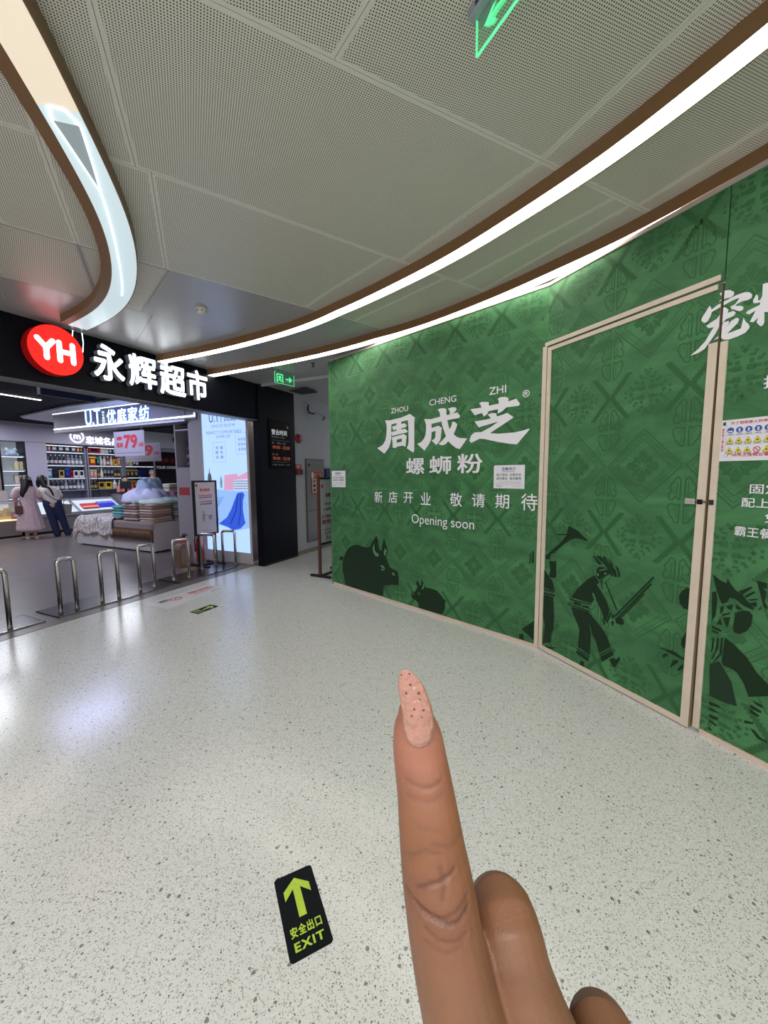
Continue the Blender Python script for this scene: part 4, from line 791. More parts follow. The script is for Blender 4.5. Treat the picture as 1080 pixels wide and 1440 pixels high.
# ------------------------------------------------------------------ U-shaped steel cart barriers on floor plates
PLATE = mat('scuffed_steel_plate', (110, 106, 108), .2, .9, noise=.15, nscale=6)
def plate(s0, s1, label):
    r = sroot('barrier_base_plate', label, 'floor plate', s0, .37, .003)
    MB().slab([(0, 0), (s1-s0, 0), (s1-s0, .44), (0, .44)], 0, .012).done('plate', PLATE, r)
    MB().box(0, s1-s0, -.012, 0, 0, .014).done('front_lip', STEEL, r); MB().box(s1-s0, s1-s0+.008, -.012, .44, 0, .013).box(-.008, 0, -.012, .44, 0, .013).done('end_lip', BLACK, r)
plate(-1.1, .30, 'dark steel floor plate carrying the barrier at the picture\'s left edge'); plate(.43, 1.81, 'long dark steel floor plate carrying three barriers'); plate(1.86, 3.10, 'dark steel floor plate carrying the barriers by the signboard')
legs = [((-.12, .50), (.07, .48), .625, 'steel U-shaped barrier on the plate nearest the left edge of the hall floor'),
        ((.54, .56), (.69, .54), .614, 'steel U-shaped barrier at the left end of the long plate'), ((.96, .54), (1.14, .52), .617, 'steel U-shaped barrier in the middle of the long plate'),
        ((1.42, .54), (1.61, .52), .617, 'steel U-shaped barrier at the right end of the long plate'), ((1.94, .58), (2.13, .50), .606, 'steel U-shaped barrier in front of the wooden box'),
        ((2.55, .73), (2.57, .46), .603, 'steel U-shaped barrier in front of the black framed signboard'), ((2.98, .74), (3.04, .52), .595, 'steel U-shaped barrier nearest the glowing advert')]
for a, b, h, lab in legs:
    r = sroot('cart_barrier', lab, 'barrier', a[0], a[1], .015, group='U-shaped barriers across the shop entrance')
    dx, dy = b[0]-a[0], b[1]-a[1]; L_ = math.hypot(dx, dy); ux, uy = dx/L_, dy/L_
    pts = [(0, 0, 0), (0, 0, h-.09)]
    for k in range(1, 7): t_ = k/6*math.pi/2; pts.append((ux*.045*(1-math.cos(t_)), uy*.045*(1-math.cos(t_)), h-.085+.045*math.sin(t_)))
    for k in range(0, 6): t_ = k/6*math.pi/2; pts.append((ux*(L_-.045+.045*math.sin(t_)), uy*(L_-.045+.045*math.sin(t_)), h-.085+.045*math.cos(t_)))
    pts += [(dx, dy, h-.09), (dx, dy, 0)]
    MB().tube(pts, .0215, 14).done('bent_tube', STEEL, r, smooth=True)
    for q in ((0, 0), (dx, dy)): MB().lathe([(.026, 0), (.026, .006), (.022, .008)], 14, c=(q[0], q[1], 0)).done('foot_ring', STEEL, r)

# ------------------------------------------------------------------ floor stickers
LIME = mat('lime_print', (176, 206, 62), .5, noise=.08, nscale=60)
STK = mat('black_sticker', (8, 13, 18), .5, spec=.15)
def floor_flat(mb, name, m_, par):   # shapes laid out in x,z turned down onto the floor
    o = mb.done(name, m_, par); o.rotation_euler = (math.radians(-90), 0, 0); return o
def exit_sticker(x, y, rz, label):
    r = root('exit_sticker', label, 'floor sticker', (x, y, .0006), rz, group='exit floor stickers')
    W_, H_, c_ = .07, .140, .008
    MB().slab([(-W_+c_, -H_), (W_-c_, -H_), (W_, -H_+c_), (W_, H_-c_), (W_-c_, H_), (-W_+c_, H_), (-W_, H_-c_), (-W_, -H_+c_)], 0, .0006).done('sticker_sheet', STK, r)
    for nm, body, b in (('sticker_chinese', '安全出口', (-.052, -.076, .052, -.042)), ('sticker_word', 'EXIT', (-.048, -.117, .050, -.090))):
        v, f = text_geo(body, *b, 0, weight=.03, space=1.15); v = [Vector((p.x, p.z, .0009-p.y)) for p in v]; finish(nm, v, f, LIME, r)
    ar = [(0, .117), (.046, .080), (.046, .046), (.013, .078), (.013, -.022), (-.013, -.022), (-.013, .078), (-.046, .046), (-.046, .080)]
    m_ = MB(); m_.slab(ar, .0006, .0009) if False else None
    tri = tessellate_polygon([[Vector((a, b, 0)) for a, b in ar]]); finish('sticker_arrow', [Vector((a, b, .0009)) for a, b in ar], [tuple(t) if (Vector(ar[t[1]])-Vector(ar[t[0]])).cross(Vector(ar[t[2]])-Vector(ar[t[0]])) > 0 else (t[0], t[2], t[1]) for t in tri], LIME, r)
exit_sticker(-.295, 1.212, math.radians(25.9), 'black and lime exit sticker with arrow on the floor beside the pointing finger')
q = SW(1.26, -.83); exit_sticker(q.x, q.y, ANG_S-math.pi/2, 'small distant exit sticker on the floor in front of the barriers')
fsn = sroot('floor_notice', 'large white printed notice stuck on the floor before the shop entrance', 'floor sticker', 1.09, -.45, .0006)
MB().slab([(0, 0), (.90, 0), (.90, .42), (0, .42)], 0, .0005).done('notice_sheet', mat('worn_white_vinyl', (214, 212, 210), .3), fsn)
def fl_text(nm, body, b, m_, par, **k):
    v, f = text_geo(body, *b, 0, **k); finish(nm, [Vector((p.x, p.z, .0008-p.y)) for p in v], f, m_, par)
fl_text('notice_heading', '温馨提示', (.10, .26, .24, .34), TEALINK, fsn, weight=.03); fl_text('notice_red_text', '购物车请勿推出', (.50, .25, .86, .34), REDINK, fsn, weight=.03)
fl_text('notice_line', '禁止推出卖场区域', (.52, .19, .84, .225), REDINK, fsn, weight=.02); fl_text('notice_small_line', '谢谢合作', (.68, .09, .86, .12), TEALINK, fsn, weight=.02)
cg = [(.29+.06*math.cos(k*.4), .25+.06*math.sin(k*.4)) for k in range(16)]
MB().tube([(a, b, .0008) for a, b in cg], .005, 4, closed=True).done('printed_ring', REDINK, fsn); MB().tube([(.24, .21, .0008), (.33, .30, .0008), (.36, .22, .0008)], .004, 4).done('printed_cart', TEALINK, fsn)

# ------------------------------------------------------------------ signboards
def cart_picture(par, x0, z0, m_, y=-.0145):
    mb = MB(); mb.flat([circ(x0, z0+.17, .018, 10), [(x0-.02, z0+.145), (x0+.02, z0+.145), (x0+.025, z0+.07), (x0+.02, z0), (x0+.008, z0), (x0, z0+.06), (x0-.008, z0), (x0-.02, z0), (x0-.022, z0+.07)],
       [(x0+.015, z0+.14), (x0+.08, z0+.10), (x0+.08, z0+.09), (x0+.015, z0+.12)], [(x0+.085, z0+.11), (x0+.17, z0+.11), (x0+.155, z0+.03), (x0+.10, z0+.03)], circ(x0+.105, z0+.008, .009, 8), circ(x0+.15, z0+.008, .009, 8)], y); mb.done('printed_cart', m_, par)
GBRD = mat('board_print_face', (198, 186, 184), .45)
sb1 = sroot('signboard', 'black framed signboard with red heading on a stand in front of the glowing advert', 'signboard', 2.62, .95, .003, math.radians(-4))
for a in ((0, .44, .515, .54), (0, .44, 1.385, 1.415), (0, .03, .54, 1.385), (.41, .44, .54, 1.385)): box('frame', a[0], a[1], -.02, .02, a[2], a[3], BLACK, sb1)
box('board', .03, .41, -.012, .012, .54, 1.385, GBRD, sb1)
texts('heading', [('寄送服务', .12, 1.235, .31, 1.285)], -.013, REDINK, sb1, weight=.03)
texts('red_text', [('为给您更好的购物体验', .09, 1.155, .35, 1.18), ('凡在本店消费满额', .09, 1.055, .34, 1.08)], -.013, REDINK, sb1, weight=.02); texts('black_text', [('请勿将购物车推出', .10, 1.125, .34, 1.145), ('即可享受送货服务', .11, 1.015, .34, 1.04)], -.013, BLK, sb1, weight=.02)
MB().flat([circ(.065, 1.335, .022)], -.013).done('round_emblem', REDINK, sb1); cart_picture(sb1, .17, .73, mat('printed_grey', (150, 142, 142), .5), -.013); text('footer_line', '如有疑问请咨询服务台', .14, .585, .29, .595, -.013, BLK, sb1)
box('pole', .05, .09, -.015, .015, .03, .515, BLACK, sb1); box('pole', .35, .39, -.015, .015, .03, .515, BLACK, sb1)
for x in (.07, .37): box('foot', x-.025, x+.025, -.22, .22, 0, .03, BLACK, sb1, bevel=.006)
box('foot_link', .09, .35, -.02, .02, .005, .03, BLACK, sb1)
# stand half hidden by the hoarding
sb2 = root('signboard', 'framed signboard on a brown stand standing by the far edge of the hoarding', 'signboard', (-.935, 5.62, 0), math.radians(62))
WAL = mat('walnut_frame', (84, 52, 42), .4)
box('side_post', -.03, 0, -.02, .02, .03, 1.50, WAL, sb2)
for a in ((0, .50, .47, .50), (0, .50, 1.43, 1.46), (.48, .50, .50, 1.43)): box('frame', a[0], a[1], -.02, .02, a[2], a[3], BLACK, sb2)
box('board', .0, .48, -.012, .012, .50, 1.43, mat('grey_board_face', (186, 186, 190), .4), sb2)
texts('heading', [('温馨提示', .13, 1.17, .38, 1.23)], -.013, mat('dark_red_ink', (130, 40, 52), .5), sb2, weight=.03); texts('black_text', [('禁止携带宠物', .12, 1.05, .40, 1.09), ('入内购物敬请谅解', .07, .97, .43, 1.01), ('NO PETS ALLOWED', .07, .68, .42, .70)], -.013, BLK, sb2, weight=.02)
texts('red_text', [('为了您的购物安全', .04, .86, .46, .91), ('请勿带宠物进入', .04, .77, .46, .84)], -.013, mat('dark_red_ink', (130, 40, 52), .5), sb2, weight=.03)
MB().flat([circ(.06, 1.33, .028)], -.013).done('round_emblem', REDINK, sb2)
dg_ = MB(); cgr = [(.22+.07*math.cos(k*math.pi/8), .60+.045*math.sin(k*math.pi/8)) for k in range(16)]
for k in range(16): dg_.tube([(cgr[k][0], -.014, cgr[k][1]), (cgr[(k+1) % 16][0], -.014, cgr[(k+1) % 16][1])], .005, 4)
for p_ in ([(.14, .66), (.10, .62)], [(.30, .62), (.40, .60)], [(.34, .60), (.36, .53)], [(.27, .57), (.30, .52)], [(.15, .58), (.14, .53)]): dg_.tube([(a, -.014, b) for a, b in p_], .005, 4)
dg_.done('printed_dog', BLK, sb2)
box('foot', -.04, .01, -.19, .17, 0, .035, BLACK, sb2, bevel=.008); box('foot_link', .01, .46, -.02, .02, .005, .03, BLACK, sb2); box('foot', .46, .51, -.19, .17, 0, .035, BLACK, sb2, bevel=.008)
# blue box on the cabinet wall above the stand
bb = sroot('blue_hanging_sign', 'dark blue panel on the passage wall, seen above the second signboard', 'sign', 4.98, -.004, 1.42)
box('panel', 0, .22, -.04, 0, 0, .20, mat('navy_panel', (24, 28, 92), .5), bb, bevel=.003)

# ------------------------------------------------------------------ fire extinguishers by the light box
def ext(s, t, z, rz, label, h=.50):
    r = sroot('fire_extinguisher', label, 'fire extinguisher', s, t, z, rz, 'fire extinguishers beside the signboard')
    MB().lathe([(.06, 0), (.066, .01), (.066, h*.72), (.058, h*.79), (.03, h*.85), (.022, h*.88)], 20).done('cylinder', RED, r, smooth=True)
    MB().lathe([(.022, h*.88), (.024, h*.93), (.012, h*.96)], 12).done('valve', BLACK, r)
    box('handle', -.012, .012, -.085, .03, h*.96, h*.985, BLACK, r); box('lever', -.01, .01, -.08, .03, h*1.0, h*1.015, BLACK, r)
    MB().tube([(0, .03, h*.93), (0, .07, h*.90), (0, .085, h*.75), (0, .08, h*.35)], .011, 8).done('hose', BLACK, r); box('paper_label', -.04, .04, -.0685, -.06, h*.3, h*.6, PAPER, r)
ext(2.78, 1.42, .003, 0, 'red fire extinguisher with a black hose behind the wooden box')
ext(2.98, 1.28, .003, 1.2, 'red fire extinguisher partly hidden behind the signboard', .52)
wbx = sroot('wooden_stool_box', 'small brown wooden box with a rounded top beside the extinguisher', 'box', 2.50, 1.18, .003)
BW = mat('brown_board', (122, 96, 82), .6, noise=.15, nscale=10)
MB().extr([(0, 0), (.24, 0), (.24, .30), (.22, .35), (.17, .38), (.07, .38), (.02, .35), (0, .30)], 0, .14).done('body', BW, wbx); box('panel', .025, .215, -.008, 0, .03, .30, mat('brown_board_light', (140, 112, 96), .6), wbx)
ym = sroot('yellow_floor_mark', 'yellow tape mark on the shop floor in front of the wooden box', 'tape', 2.42, .98, .003); MB().slab([(0, 0), (.5, 0), (.5, .05), (0, .05)], 0, .0008).done('tape', mat('yellow_tape', (206, 170, 60), .5), ym)

# ------------------------------------------------------------------ the shop's shell
LAV = mat('lavender_grey_panel', (166, 160, 180), .55)
sstruct('ceiling_shop', MB().box(-5, 9.3, .16, 9.9, 3.02, 3.08), mat('black_void_ceiling', (14, 14, 22), .8), 'black ceiling above the slats in the shop')
sstruct('wall_shop', MB().box(-5, 9.5, 9.8, 9.9, 0, 3.02), LAV); sstruct('wall_right', MB().box(9.2, 9.3, .16, 9.8, 0, 3.02), LAV)
sstruct('wall_left', MB().box(-5.1, -5, .16, 9.8, 0, 3.02), mat('taupe_wall', (128, 118, 112), .6))
sc_ = sroot('baffle_ceiling', 'black slatted baffle ceiling inside the shop', 'ceiling slats')
SLT = mat('dark_slat', (38, 38, 52), .5)
slat0 = None
for k in range(65):
    t_ = .34+.125*k
    if slat0 is None: slat0 = box('slat', -3.5, 6.2, -.012, .012, 2.90, 2.97, SLT, sc_); o = slat0
    else: o = slat0.copy(); COL.objects.link(o); o.parent = sc_
    o.location = (0, t_, 0)
for s_ in (-2, 1, 4): box('slat_carrier', s_-.015, s_+.015, .3, 8.4, 2.972, 2.99, SLT, sc_)
sl_ = sroot('shop_strip_light', 'warm white linear ceiling lamp inside the shop, left of the hanging brand sign', 'ceiling light', .35, 4.02, 2.90, math.radians(6))
box('housing', 0, 1.85, -.03, .03, -.02, 0, ALU, sl_); box('lit_diffuser', .01, 1.84, -.025, .025, -.028, -.02, mat('warm_lit_diffuser', (255, 246, 220), .4, emit=(255, 244, 214), es=4), sl_)
nb = sroot('navy_beam_cover', 'dark navy panel hanging behind the fascia over the entrance', 'panel', .53, .55, 2.36); box('panel', 0, .53, 0, .06, 0, .50, mat('navy_cover', (26, 34, 72), .5), nb); box('edge_trim', -.004, .0, 0, .06, 0, .50, ALU, nb)
ci = sroot('ceiling_island', 'white rounded ceiling panel over the shop bedding area', 'ceiling panel', 0, 0, 2.86)
isl = [(2.98, 6.9), (3.15, 7.15), (3.6, 7.3), (4.6, 7.3), (4.6, 2.2), (2.95, 2.2), (2.75, 2.5), (2.72, 4.5)]
MB().slab(isl, 0, .03).done('panel', mat('island_white', (206, 206, 226), .5), ci)

# hanging brand sign: runs into the shop, faces the left side
ut = sroot('hanging_brand_sign', 'long grey hanging bedding brand sign with glowing letters and lit edges', 'shop sign', 3.10, 5.80, 2.45, math.radians(-90))
UTG = mat('sign_grey', (128, 126, 142), .45)
box('sign_body', 0, 4.16, 0, .25, .03, .42, UTG, ut); EDG = mat('lit_edge_strip', (240, 244, 255), .4, emit=(236, 242, 255), es=2.2)
box('lit_edge', 0, 4.42, -.012, .0, .065, .09, EDG, ut); box('lit_edge', 0, 4.42, -.012, 0, .40, .42, EDG, ut); box('lit_edge', 4.40, 4.42, -.012, 0, .065, .42, EDG, ut); box('base_rail', 0, 4.16, -.01, .25, 0, .035, ALU, ut)
box('sign_body', 4.18, 4.42, 0, .03, .03, .42, UTG, ut)
for x in (.4, 2.1, 3.8): MB().tube([(x, .1, .42), (x, .1, .55)], .006, 6).done('hanger_rod', STEEL, ut)
CY = mat('lit_cyan_letters', (220, 246, 255), .4, emit=(206, 240, 255), es=1.3)
HALO = mat('letter_back_blue', (90, 120, 210), .5, emit=(70, 100, 220), es=.7)
xt = lambda t_: 5.80-t_
for mm, off_, y in ((HALO, .012, -.006), (CY, 0, -.016)):
    items = [('U.T', xt(4.58)-off_, .075-off_, xt(4.06)+off_, .415+off_*.3)]+[(c_, xt(3.87)+(xt(2.54)-xt(3.87))*i/4+.02-off_, .085-off_, xt(3.87)+(xt(2.54)-xt(3.87))*(i+1)/4-.02+off_, .355+off_) for i, c_ in enumerate('优庭家纺')]
    for it in items:
        v, f = text_geo(*it, y, weight=.02+off_*1.2); finish('glowing_letter' if mm is CY else 'letter_halo', v, f, mm, ut)
texts('vertical_word', [(c_, xt(4.0), .30-.055*i, xt(3.93), .34-.055*i) for i, c_ in enumerate('uting')], -.016, CY, ut, weight=.01)
# price boards
def price(s, t0, t1, z0, z1, label, full):
    r = sroot('price_board', label, 'price sign', s, t1, z0, math.radians(-90)); w_, h_ = t1-t0, z1-z0
    box('board', 0, w_, 0, .008, 0, h_, mat('price_card', (176, 170, 176), .5), r)
    texts('price_number', [('79', w_*.33, h_*.30, w_*.78, h_*.86)] if full else [('99', w_*.33, h_*.3, w_*.80, h_*.9)], -.001, REDINK, r, weight=.045)
    texts('price_words', [('直被', w_*.08, h_*.36, w_*.30, h_*.56), ('元起', w_*.80, h_*.36, w_*.97, h_*.52)], -.001, REDINK, r, weight=.04)
    MB().flat([[(w_*(.19+.10*math.cos(k*.5236)), h_*(.73+.08*math.sin(k*.5236))) for k in range(12)]], -.001).done('red_oval', REDINK, r); text('small_print', '数量有限售完即止 最终解释权归本店所有', w_*.08, h_*.12, w_*.9, h_*.15, -.001, NAVY, r)
    for x in (w_*.08, w_*.92): MB().tube([(x, .004, h_), (x, .004, h_+(.09 if full else .80))], .002, 5).done('hanging_wire', STEEL, r)
price(3.06, 2.71, 3.63, 1.88, 2.356, 'hanging price board reading 79 under the glowing brand sign', True)
price(3.60, 3.03, 4.18, 1.80, 2.175, 'white price board ending in 9 partly hidden behind the 79 board', False)

# ------------------------------------------------------------------ back of the shop: lit fascia, shelving, counters
LF = sroot('back_fascia', 'lavender fascia with a white lit liquor shop name above the bottle shelves', 'shop fascia', 0, 8.60, 0)
box('panel', -2.5, 6.3, 0, .25, 2.43, 2.90, LAV, LF); box('light_cornice', -2.5, 6.3, -.05, .25, 2.90, 2.95, mat('pale_cornice', (186, 180, 192), .5), LF)
ring = [(4.97+.17*math.cos(k*math.pi/12), -.01, 2.66+.17*math.sin(k*math.pi/12)) for k in range(24)]
MB().tube(ring, .016, 6, closed=True).done('ring_emblem', LITW, LF); text('emblem_letter', 'm', 4.88, 2.59, 5.06, 2.71, -.012, LITW, LF, weight=.02)
texts('shop_letters', [('恋城名品', 5.20, 2.47, 6.15, 2.70)], -.012, LITW, LF, weight=.02)
WF = sroot('white_back_fascia', 'white fascia with an exit sign above the black screen wall at the back', 'shop fascia', 6.32, 8.45, 0)
box('panel', 0, 2.85, 0, .3, 2.50, 3.0, mat('white_fascia', (222, 224, 236), .5), WF); box('soffit', 0, 2.85, .3, .6, 2.36, 2.50, LAV, WF)
es3 = sroot('exit_sign', 'small green exit sign mounted on the white fascia at the back', 'sign', 7.95, 8.44, 2.70); box('sign_box', 0, .32, -.02, 0, 0, .15, mat('dark_green_box', (10, 60, 40), .4), es3); text('running_figures', '出口', .04, .03, .28, .12, -.021, SIGNGREEN, es3, weight=.02)
es3b = sroot('wall_lettering', 'thin grey lettering on the white back fascia above the exit sign', 'lettering', 7.85, 8.449, 2.875); text('letters', 'Cn.Gs', 0, 0, .48, .09, -.001, ALU, es3b)
lw = sroot('screen_wall', 'black wall at the back with dim red characters and white words', 'wall panel', 6.95, 8.9, .0)
box('black_panel', 0, 2.2, 0, .1, .9, 2.36, mat('black_screen', (6, 6, 10), .4), lw); text('white_words', 'YOUR CHOICE FOR', .62, .83+.92, 1.82, .93+.92, -.002, mat('screen_white', (170, 160, 170), .5, emit=(170, 160, 170), es=.4), lw, weight=.01)
text('red_words', '选永辉 选健康', .62, 1.98, 1.7, 2.14, -.002, mat('screen_red', (110, 26, 18), .5, emit=(110, 26, 18), es=.15), lw, weight=.01)
# bottle shelves: three bays
SHF = mat('grey_shelf', (150, 150, 166), .4, .2); SHB = mat('shelf_back_lit', (150, 156, 172), .5)
zrow = [1.10, 1.46, 1.84, 2.22]
prods = {}
def product(kind, rgb, rgb2, w_, h_):
    key = (kind, rgb, w_, h_)
    if key in prods: return copy_tree(prods[key])
    r = sroot(kind, 'x', 'bottle' if 'bottle' in kind else 'box')
    c1 = mat('pack_%d_%d_%d' % rgb, rgb, .35); c2 = mat('pack_%d_%d_%d' % rgb2, rgb2, .4)
    if kind == 'liquor_bottle':
        MB().lathe([(w_*.45, 0), (w_*.48, .01), (w_*.48, h_*.55), (w_*.40, h_*.66), (w_*.16, h_*.74), (w_*.15, h_*.90)], 10).done('bottle_body', c1, r, smooth=True)
        MB().lathe([(w_*.19, h_*.88), (w_*.19, h_)], 8).done('bottle_cap', c2, r); MB().lathe([(w_*.49, h_*.15), (w_*.49, h_*.45)], 10).done('bottle_label', c2, r)
    else:
        box('box_body', -w_/2, w_/2, -.05, .05, 0, h_, c1, r); box('box_print', -w_*.3, w_*.3, -.0515, -.05, h_*.25, h_*.7, c2, r); box('box_lid', -w_/2-.001, w_/2+.001, -.051, .051, h_*.84, h_, c2, r)
    prods[key] = r; return r
C_ = dict(r=(170, 24, 30), k=(18, 18, 26), n=(20, 26, 80), w=(210, 206, 216), t=(70, 150, 168), g=(180, 150, 80), b=(30, 60, 170), s=(120, 124, 140), y=(220, 190, 60), c=(206, 196, 160), p=(200, 120, 130))
rowspec = [  # bay, shelf, list of (kind, main colour, second colour, width, height)
 (0, 3, 'xrc xrc xkw.2 xks.2 xkw.2 xkw.2 xrc xkg'), (0, 2, 'okw okw oks oks oks osw osw osw osw'), (0, 1, 'xtw.2 xkn.2 xgk.2 xnb.2 xrk xwk.2 xwk.2'), (0, 0, 'okw oks okw oks osg okw okw osw osw'),
 (1, 3, 'xrk.3 xwc xwc xnw xkw xnw'), (1, 2, 'xry.2 xkt ocw ocw orw ocw xyr xpc'), (1, 1, 'xpw xpw okg ocp osk osn osk okn okn'), (1, 0, 'okw okw xgk.2 xyk.2 owc.2 owc'),
 (2, 3, 'xcw xwc xkw xkw xcw xcw'), (2, 2, 'xpc xcy xkw okw okw osw osw osw'), (2, 1, 'xkg xkg xkr xbn xbn xbn xbn'), (2, 0, 'xrg xrg xrg xrg xrg xrg xrg xrg')]
bays = [(4.22, 5.31, 'left'), (5.34, 6.41, 'middle'), (6.44, 7.52, 'right')]
for bi, (s0, s1, nm) in enumerate(bays):
    r = sroot('display_shelf', '%s bay of the grey bottle shelving behind the counters' % nm, 'shelf', s0, 8.86, 0, group='bottle shelving bays'); w_ = s1-s0
    box('side_panel', 0, .035, 0, .34, 0, 2.43, SHF, r); box('side_panel', w_-.035, w_, 0, .34, 0, 2.43, SHF, r); box('back_panel', .035, w_-.035, .32, .34, 0, 2.43, SHB, r)
    for z in zrow+[.75]: box('shelf_board', .035, w_-.035, 0, .32, z-.03, z, SHF, r)
    for z in zrow[1:]+[2.42]: box('shelf_lamp', .06, w_-.06, .02, .035, z-.036, z-.031, mat('shelf_lamp_glow', (230, 240, 255), .4, emit=(225, 238, 255), es=2.5), r)
    box('base_cupboard', .035, w_-.035, .0, .32, 0, .70, LAV, r)
cname = dict(r='red', k='black', n='navy', w='white', t='teal', g='gold', b='blue', s='smoky', y='yellow', c='cream', p='pink')
for bi, row, spec in rowspec:
    s0, s1, nm = bays[bi]; items = spec.split(); units = [float(i.split('.')[1]) if '.' in i else 1.0 for i in items]; tot = sum(units); x = s0+.06; W_ = s1-s0-.12
    hmax = (.30 if row < 3 else .20)
    for idx, (it, u_) in enumerate(zip(items, units)):
        wd = W_*u_/tot; kind = 'liquor_bottle' if it[0] == 'o' else 'gift_box'
        h_ = hmax*(.95 if kind == 'liquor_bottle' else (.88 if u_ > 1 else .8)); bw = (min(wd*.86, .14) if kind == 'liquor_bottle' else wd*.90)
        o = product(kind, C_[it[1]], C_[it[2]], round(bw, 3), round(h_, 3)); q = SW(x+wd/2, 8.95, zrow[row]); o.location = q
        o['label'] = '%s %s, %s in its row on the %s shelf of the %s bay' % (cname[it[1]], 'liquor bottle' if it[0] == 'o' else 'gift box', ['first', 'second', 'third', 'fourth', 'fifth', 'sixth', 'seventh', 'eighth', 'ninth'][idx], ['lowest', 'second', 'third', 'top'][row], nm)
        o['group'] = 'goods on the bottle shelves'
        x += wd
# plain pier and the narrow lit shelf at the left
pp = sroot('shop_pier', 'plain lavender pier between the narrow white shelf and the bottle shelves', 'pier', 3.74, 8.62, 0); box('pier_face', 0, .46, 0, .5, 0, 2.43, LAV, pp)
ns = sroot('narrow_display_shelf', 'narrow white lit shelf unit behind the left counter', 'shelf', 3.20, 8.62, 0)
WSH = mat('white_lit_shelf', (206, 214, 220), .4, emit=(200, 214, 224), es=.15)
box('side_panel', 0, .03, 0, .4, 0, 2.43, BLACK, ns); box('side_panel', .50, .53, 0, .4, 0, 2.43, BLACK, ns); box('back_panel', .03, .50, .38, .4, 0, 2.43, WSH, ns)
for z in (.95, 1.32, 1.68, 2.05): box('shelf_board', .03, .50, 0, .38, z-.035, z, SHF, ns); box('shelf_lamp', .05, .48, .02, .04, z-.042, z-.036, mat('shelf_lamp_glow', (230, 240, 255), .4), ns)
box('base_cupboard', .03, .50, 0, .38, 0, .90, SHF, ns)
pl = sroot('plush_toy', 'pale blue plush toy on the top of the narrow white shelf', 'toy', 3.50, 8.80, 2.05); PLU = mat('pale_blue_plush', (176, 196, 214), .9)
MB().lathe([(.02, 0), (.11, .02), (.13, .08), (.10, .15), (.03, .17)], 14).done('body', PLU, pl, smooth=True)
for sx in (-1, 1): e_ = MB().lathe([(.01, 0), (.04, .01), (.05, .04), (.03, .08), (.005, .10)], 10).done('ear', mat('white_plush', (226, 226, 230), .9), pl, smooth=True); e_.location = (sx*.09, 0, .12); f_ = MB().lathe([(.01, 0), (.045, .02), (.05, .05), (.01, .08)], 10).done('paw', PLU, pl, smooth=True); f_.location = (sx*.11, -.04, 0)
for s_, z_, c1, lab in ((3.62, 1.68, (206, 196, 160), 'cream gift box on the second shelf of the narrow white unit'), (3.60, 1.32, (200, 180, 176), 'pinkish gift box on the third shelf of the narrow white unit')):
    r = sroot('gift_box', lab, 'box', s_, 8.78, z_); box('box_body', -.09, .09, -.05, .05, 0, .22, mat('pack_%d_%d_%d' % c1, c1, .5), r); box('box_ribbon', -.012, .012, -.0515, -.05, 0, .22, mat('ribbon_olive', (150, 140, 96), .5), r)
tw = sroot('wall_poster', 'pale poster on the taupe wall at the left end of the shop', 'poster', 2.80, 8.60, 1.55); box('sheet', 0, .26, -.01, 0, 0, .75, mat('dusty_paper', (176, 162, 160), .5), tw); box('poster_picture', .02, .24, -.012, -.01, .3, .7, mat('poster_tone', (150, 134, 134), .5), tw)
tp = sroot('taupe_partition', 'taupe partition behind the left counter', 'partition', -2.5, 8.62, 0); box('board', 0, 5.68, 0, .1, 0, 2.425, mat('taupe_wall', (128, 118, 112), .6), tp)

# counters
CB = mat('counter_grey', (150, 142, 148), .5); CB2 = mat('counter_brown_grey', (124, 110, 106), .5); GLS = mat('case_glass', (226, 236, 240), .05, alpha=.18)
LTOP = mat('lit_case_bed', (196, 204, 212), .4, emit=(216, 232, 240), es=.25)
def counter(s0, s1, label, m_):
    r = sroot('display_counter', label, 'display counter', s0, 7.82, .003); w_ = s1-s0
    box('kick_plate', .02, w_-.02, .05, .55, 0, .06, BLACK, r); box('counter_base', 0, w_, 0, .60, .06, .44, m_, r, bevel=.006)
    MB().box(0, w_, 0, .6, .44, .47).done('case_bed', LTOP, r); vs = [(0, .0, .47), (w_, .0, .47), (w_, .58, .80), (0, .58, .80), (0, .0, .465), (w_, .0, .465), (w_, .58, .795), (0, .58, .795)]
    finish('tilted_tray', vs, [(0, 1, 2, 3), (7, 6, 5, 4), (0, 4, 5, 1), (2, 6, 7, 3)], LTOP, r)
    for x in (0, w_-.012): finish('end_panel', [(x, 0, .44), (x+.012, 0, .44), (x+.012, .6, .44), (x, .6, .44), (x, 0, .52), (x+.012, 0, .52), (x+.012, .6, .86), (x, .6, .86)], [(3, 2, 1, 0), (4, 5, 6, 7), (0, 1, 5, 4), (2, 3, 7, 6), (0, 4, 7, 3), (1, 2, 6, 5)], mat('counter_rim', (176, 178, 190), .35, .3), r)
    box('back_rim', 0, w_, .58, .60, .44, .86, mat('counter_rim', (176, 178, 190), .35, .3), r); box('front_rim', 0, w_, -.01, .01, .44, .52, mat('counter_rim', (176, 178, 190), .35, .3), r)
    return r
counter(3.30, 4.52, 'lit tilted display counter directly behind the two women', CB); counter(4.54, 5.68, 'lit tilted display counter holding the red and blue boxes', CB)
def trayz(y): return .003+.47+y*.57
for i in range(5):
    r = sroot('red_gift_box', 'red gift box, %s in the row on the tilted tray' % ('first', 'second', 'third', 'fourth', 'fifth')[i], 'box', 4.72+.085*i, 7.98, trayz(.14)+.004, group='red gift boxes on the counter'); r.rotation_euler = (math.atan(.57), 0, ANG_S)
    box('box_body', -.04, .04, 0, .24, 0, .05, mat('bright_red_box', (214, 60, 66), .4), r); box('box_lid', -.035, .035, .02, .1, .05, .056, mat('pink_lid', (240, 170, 160), .4), r)
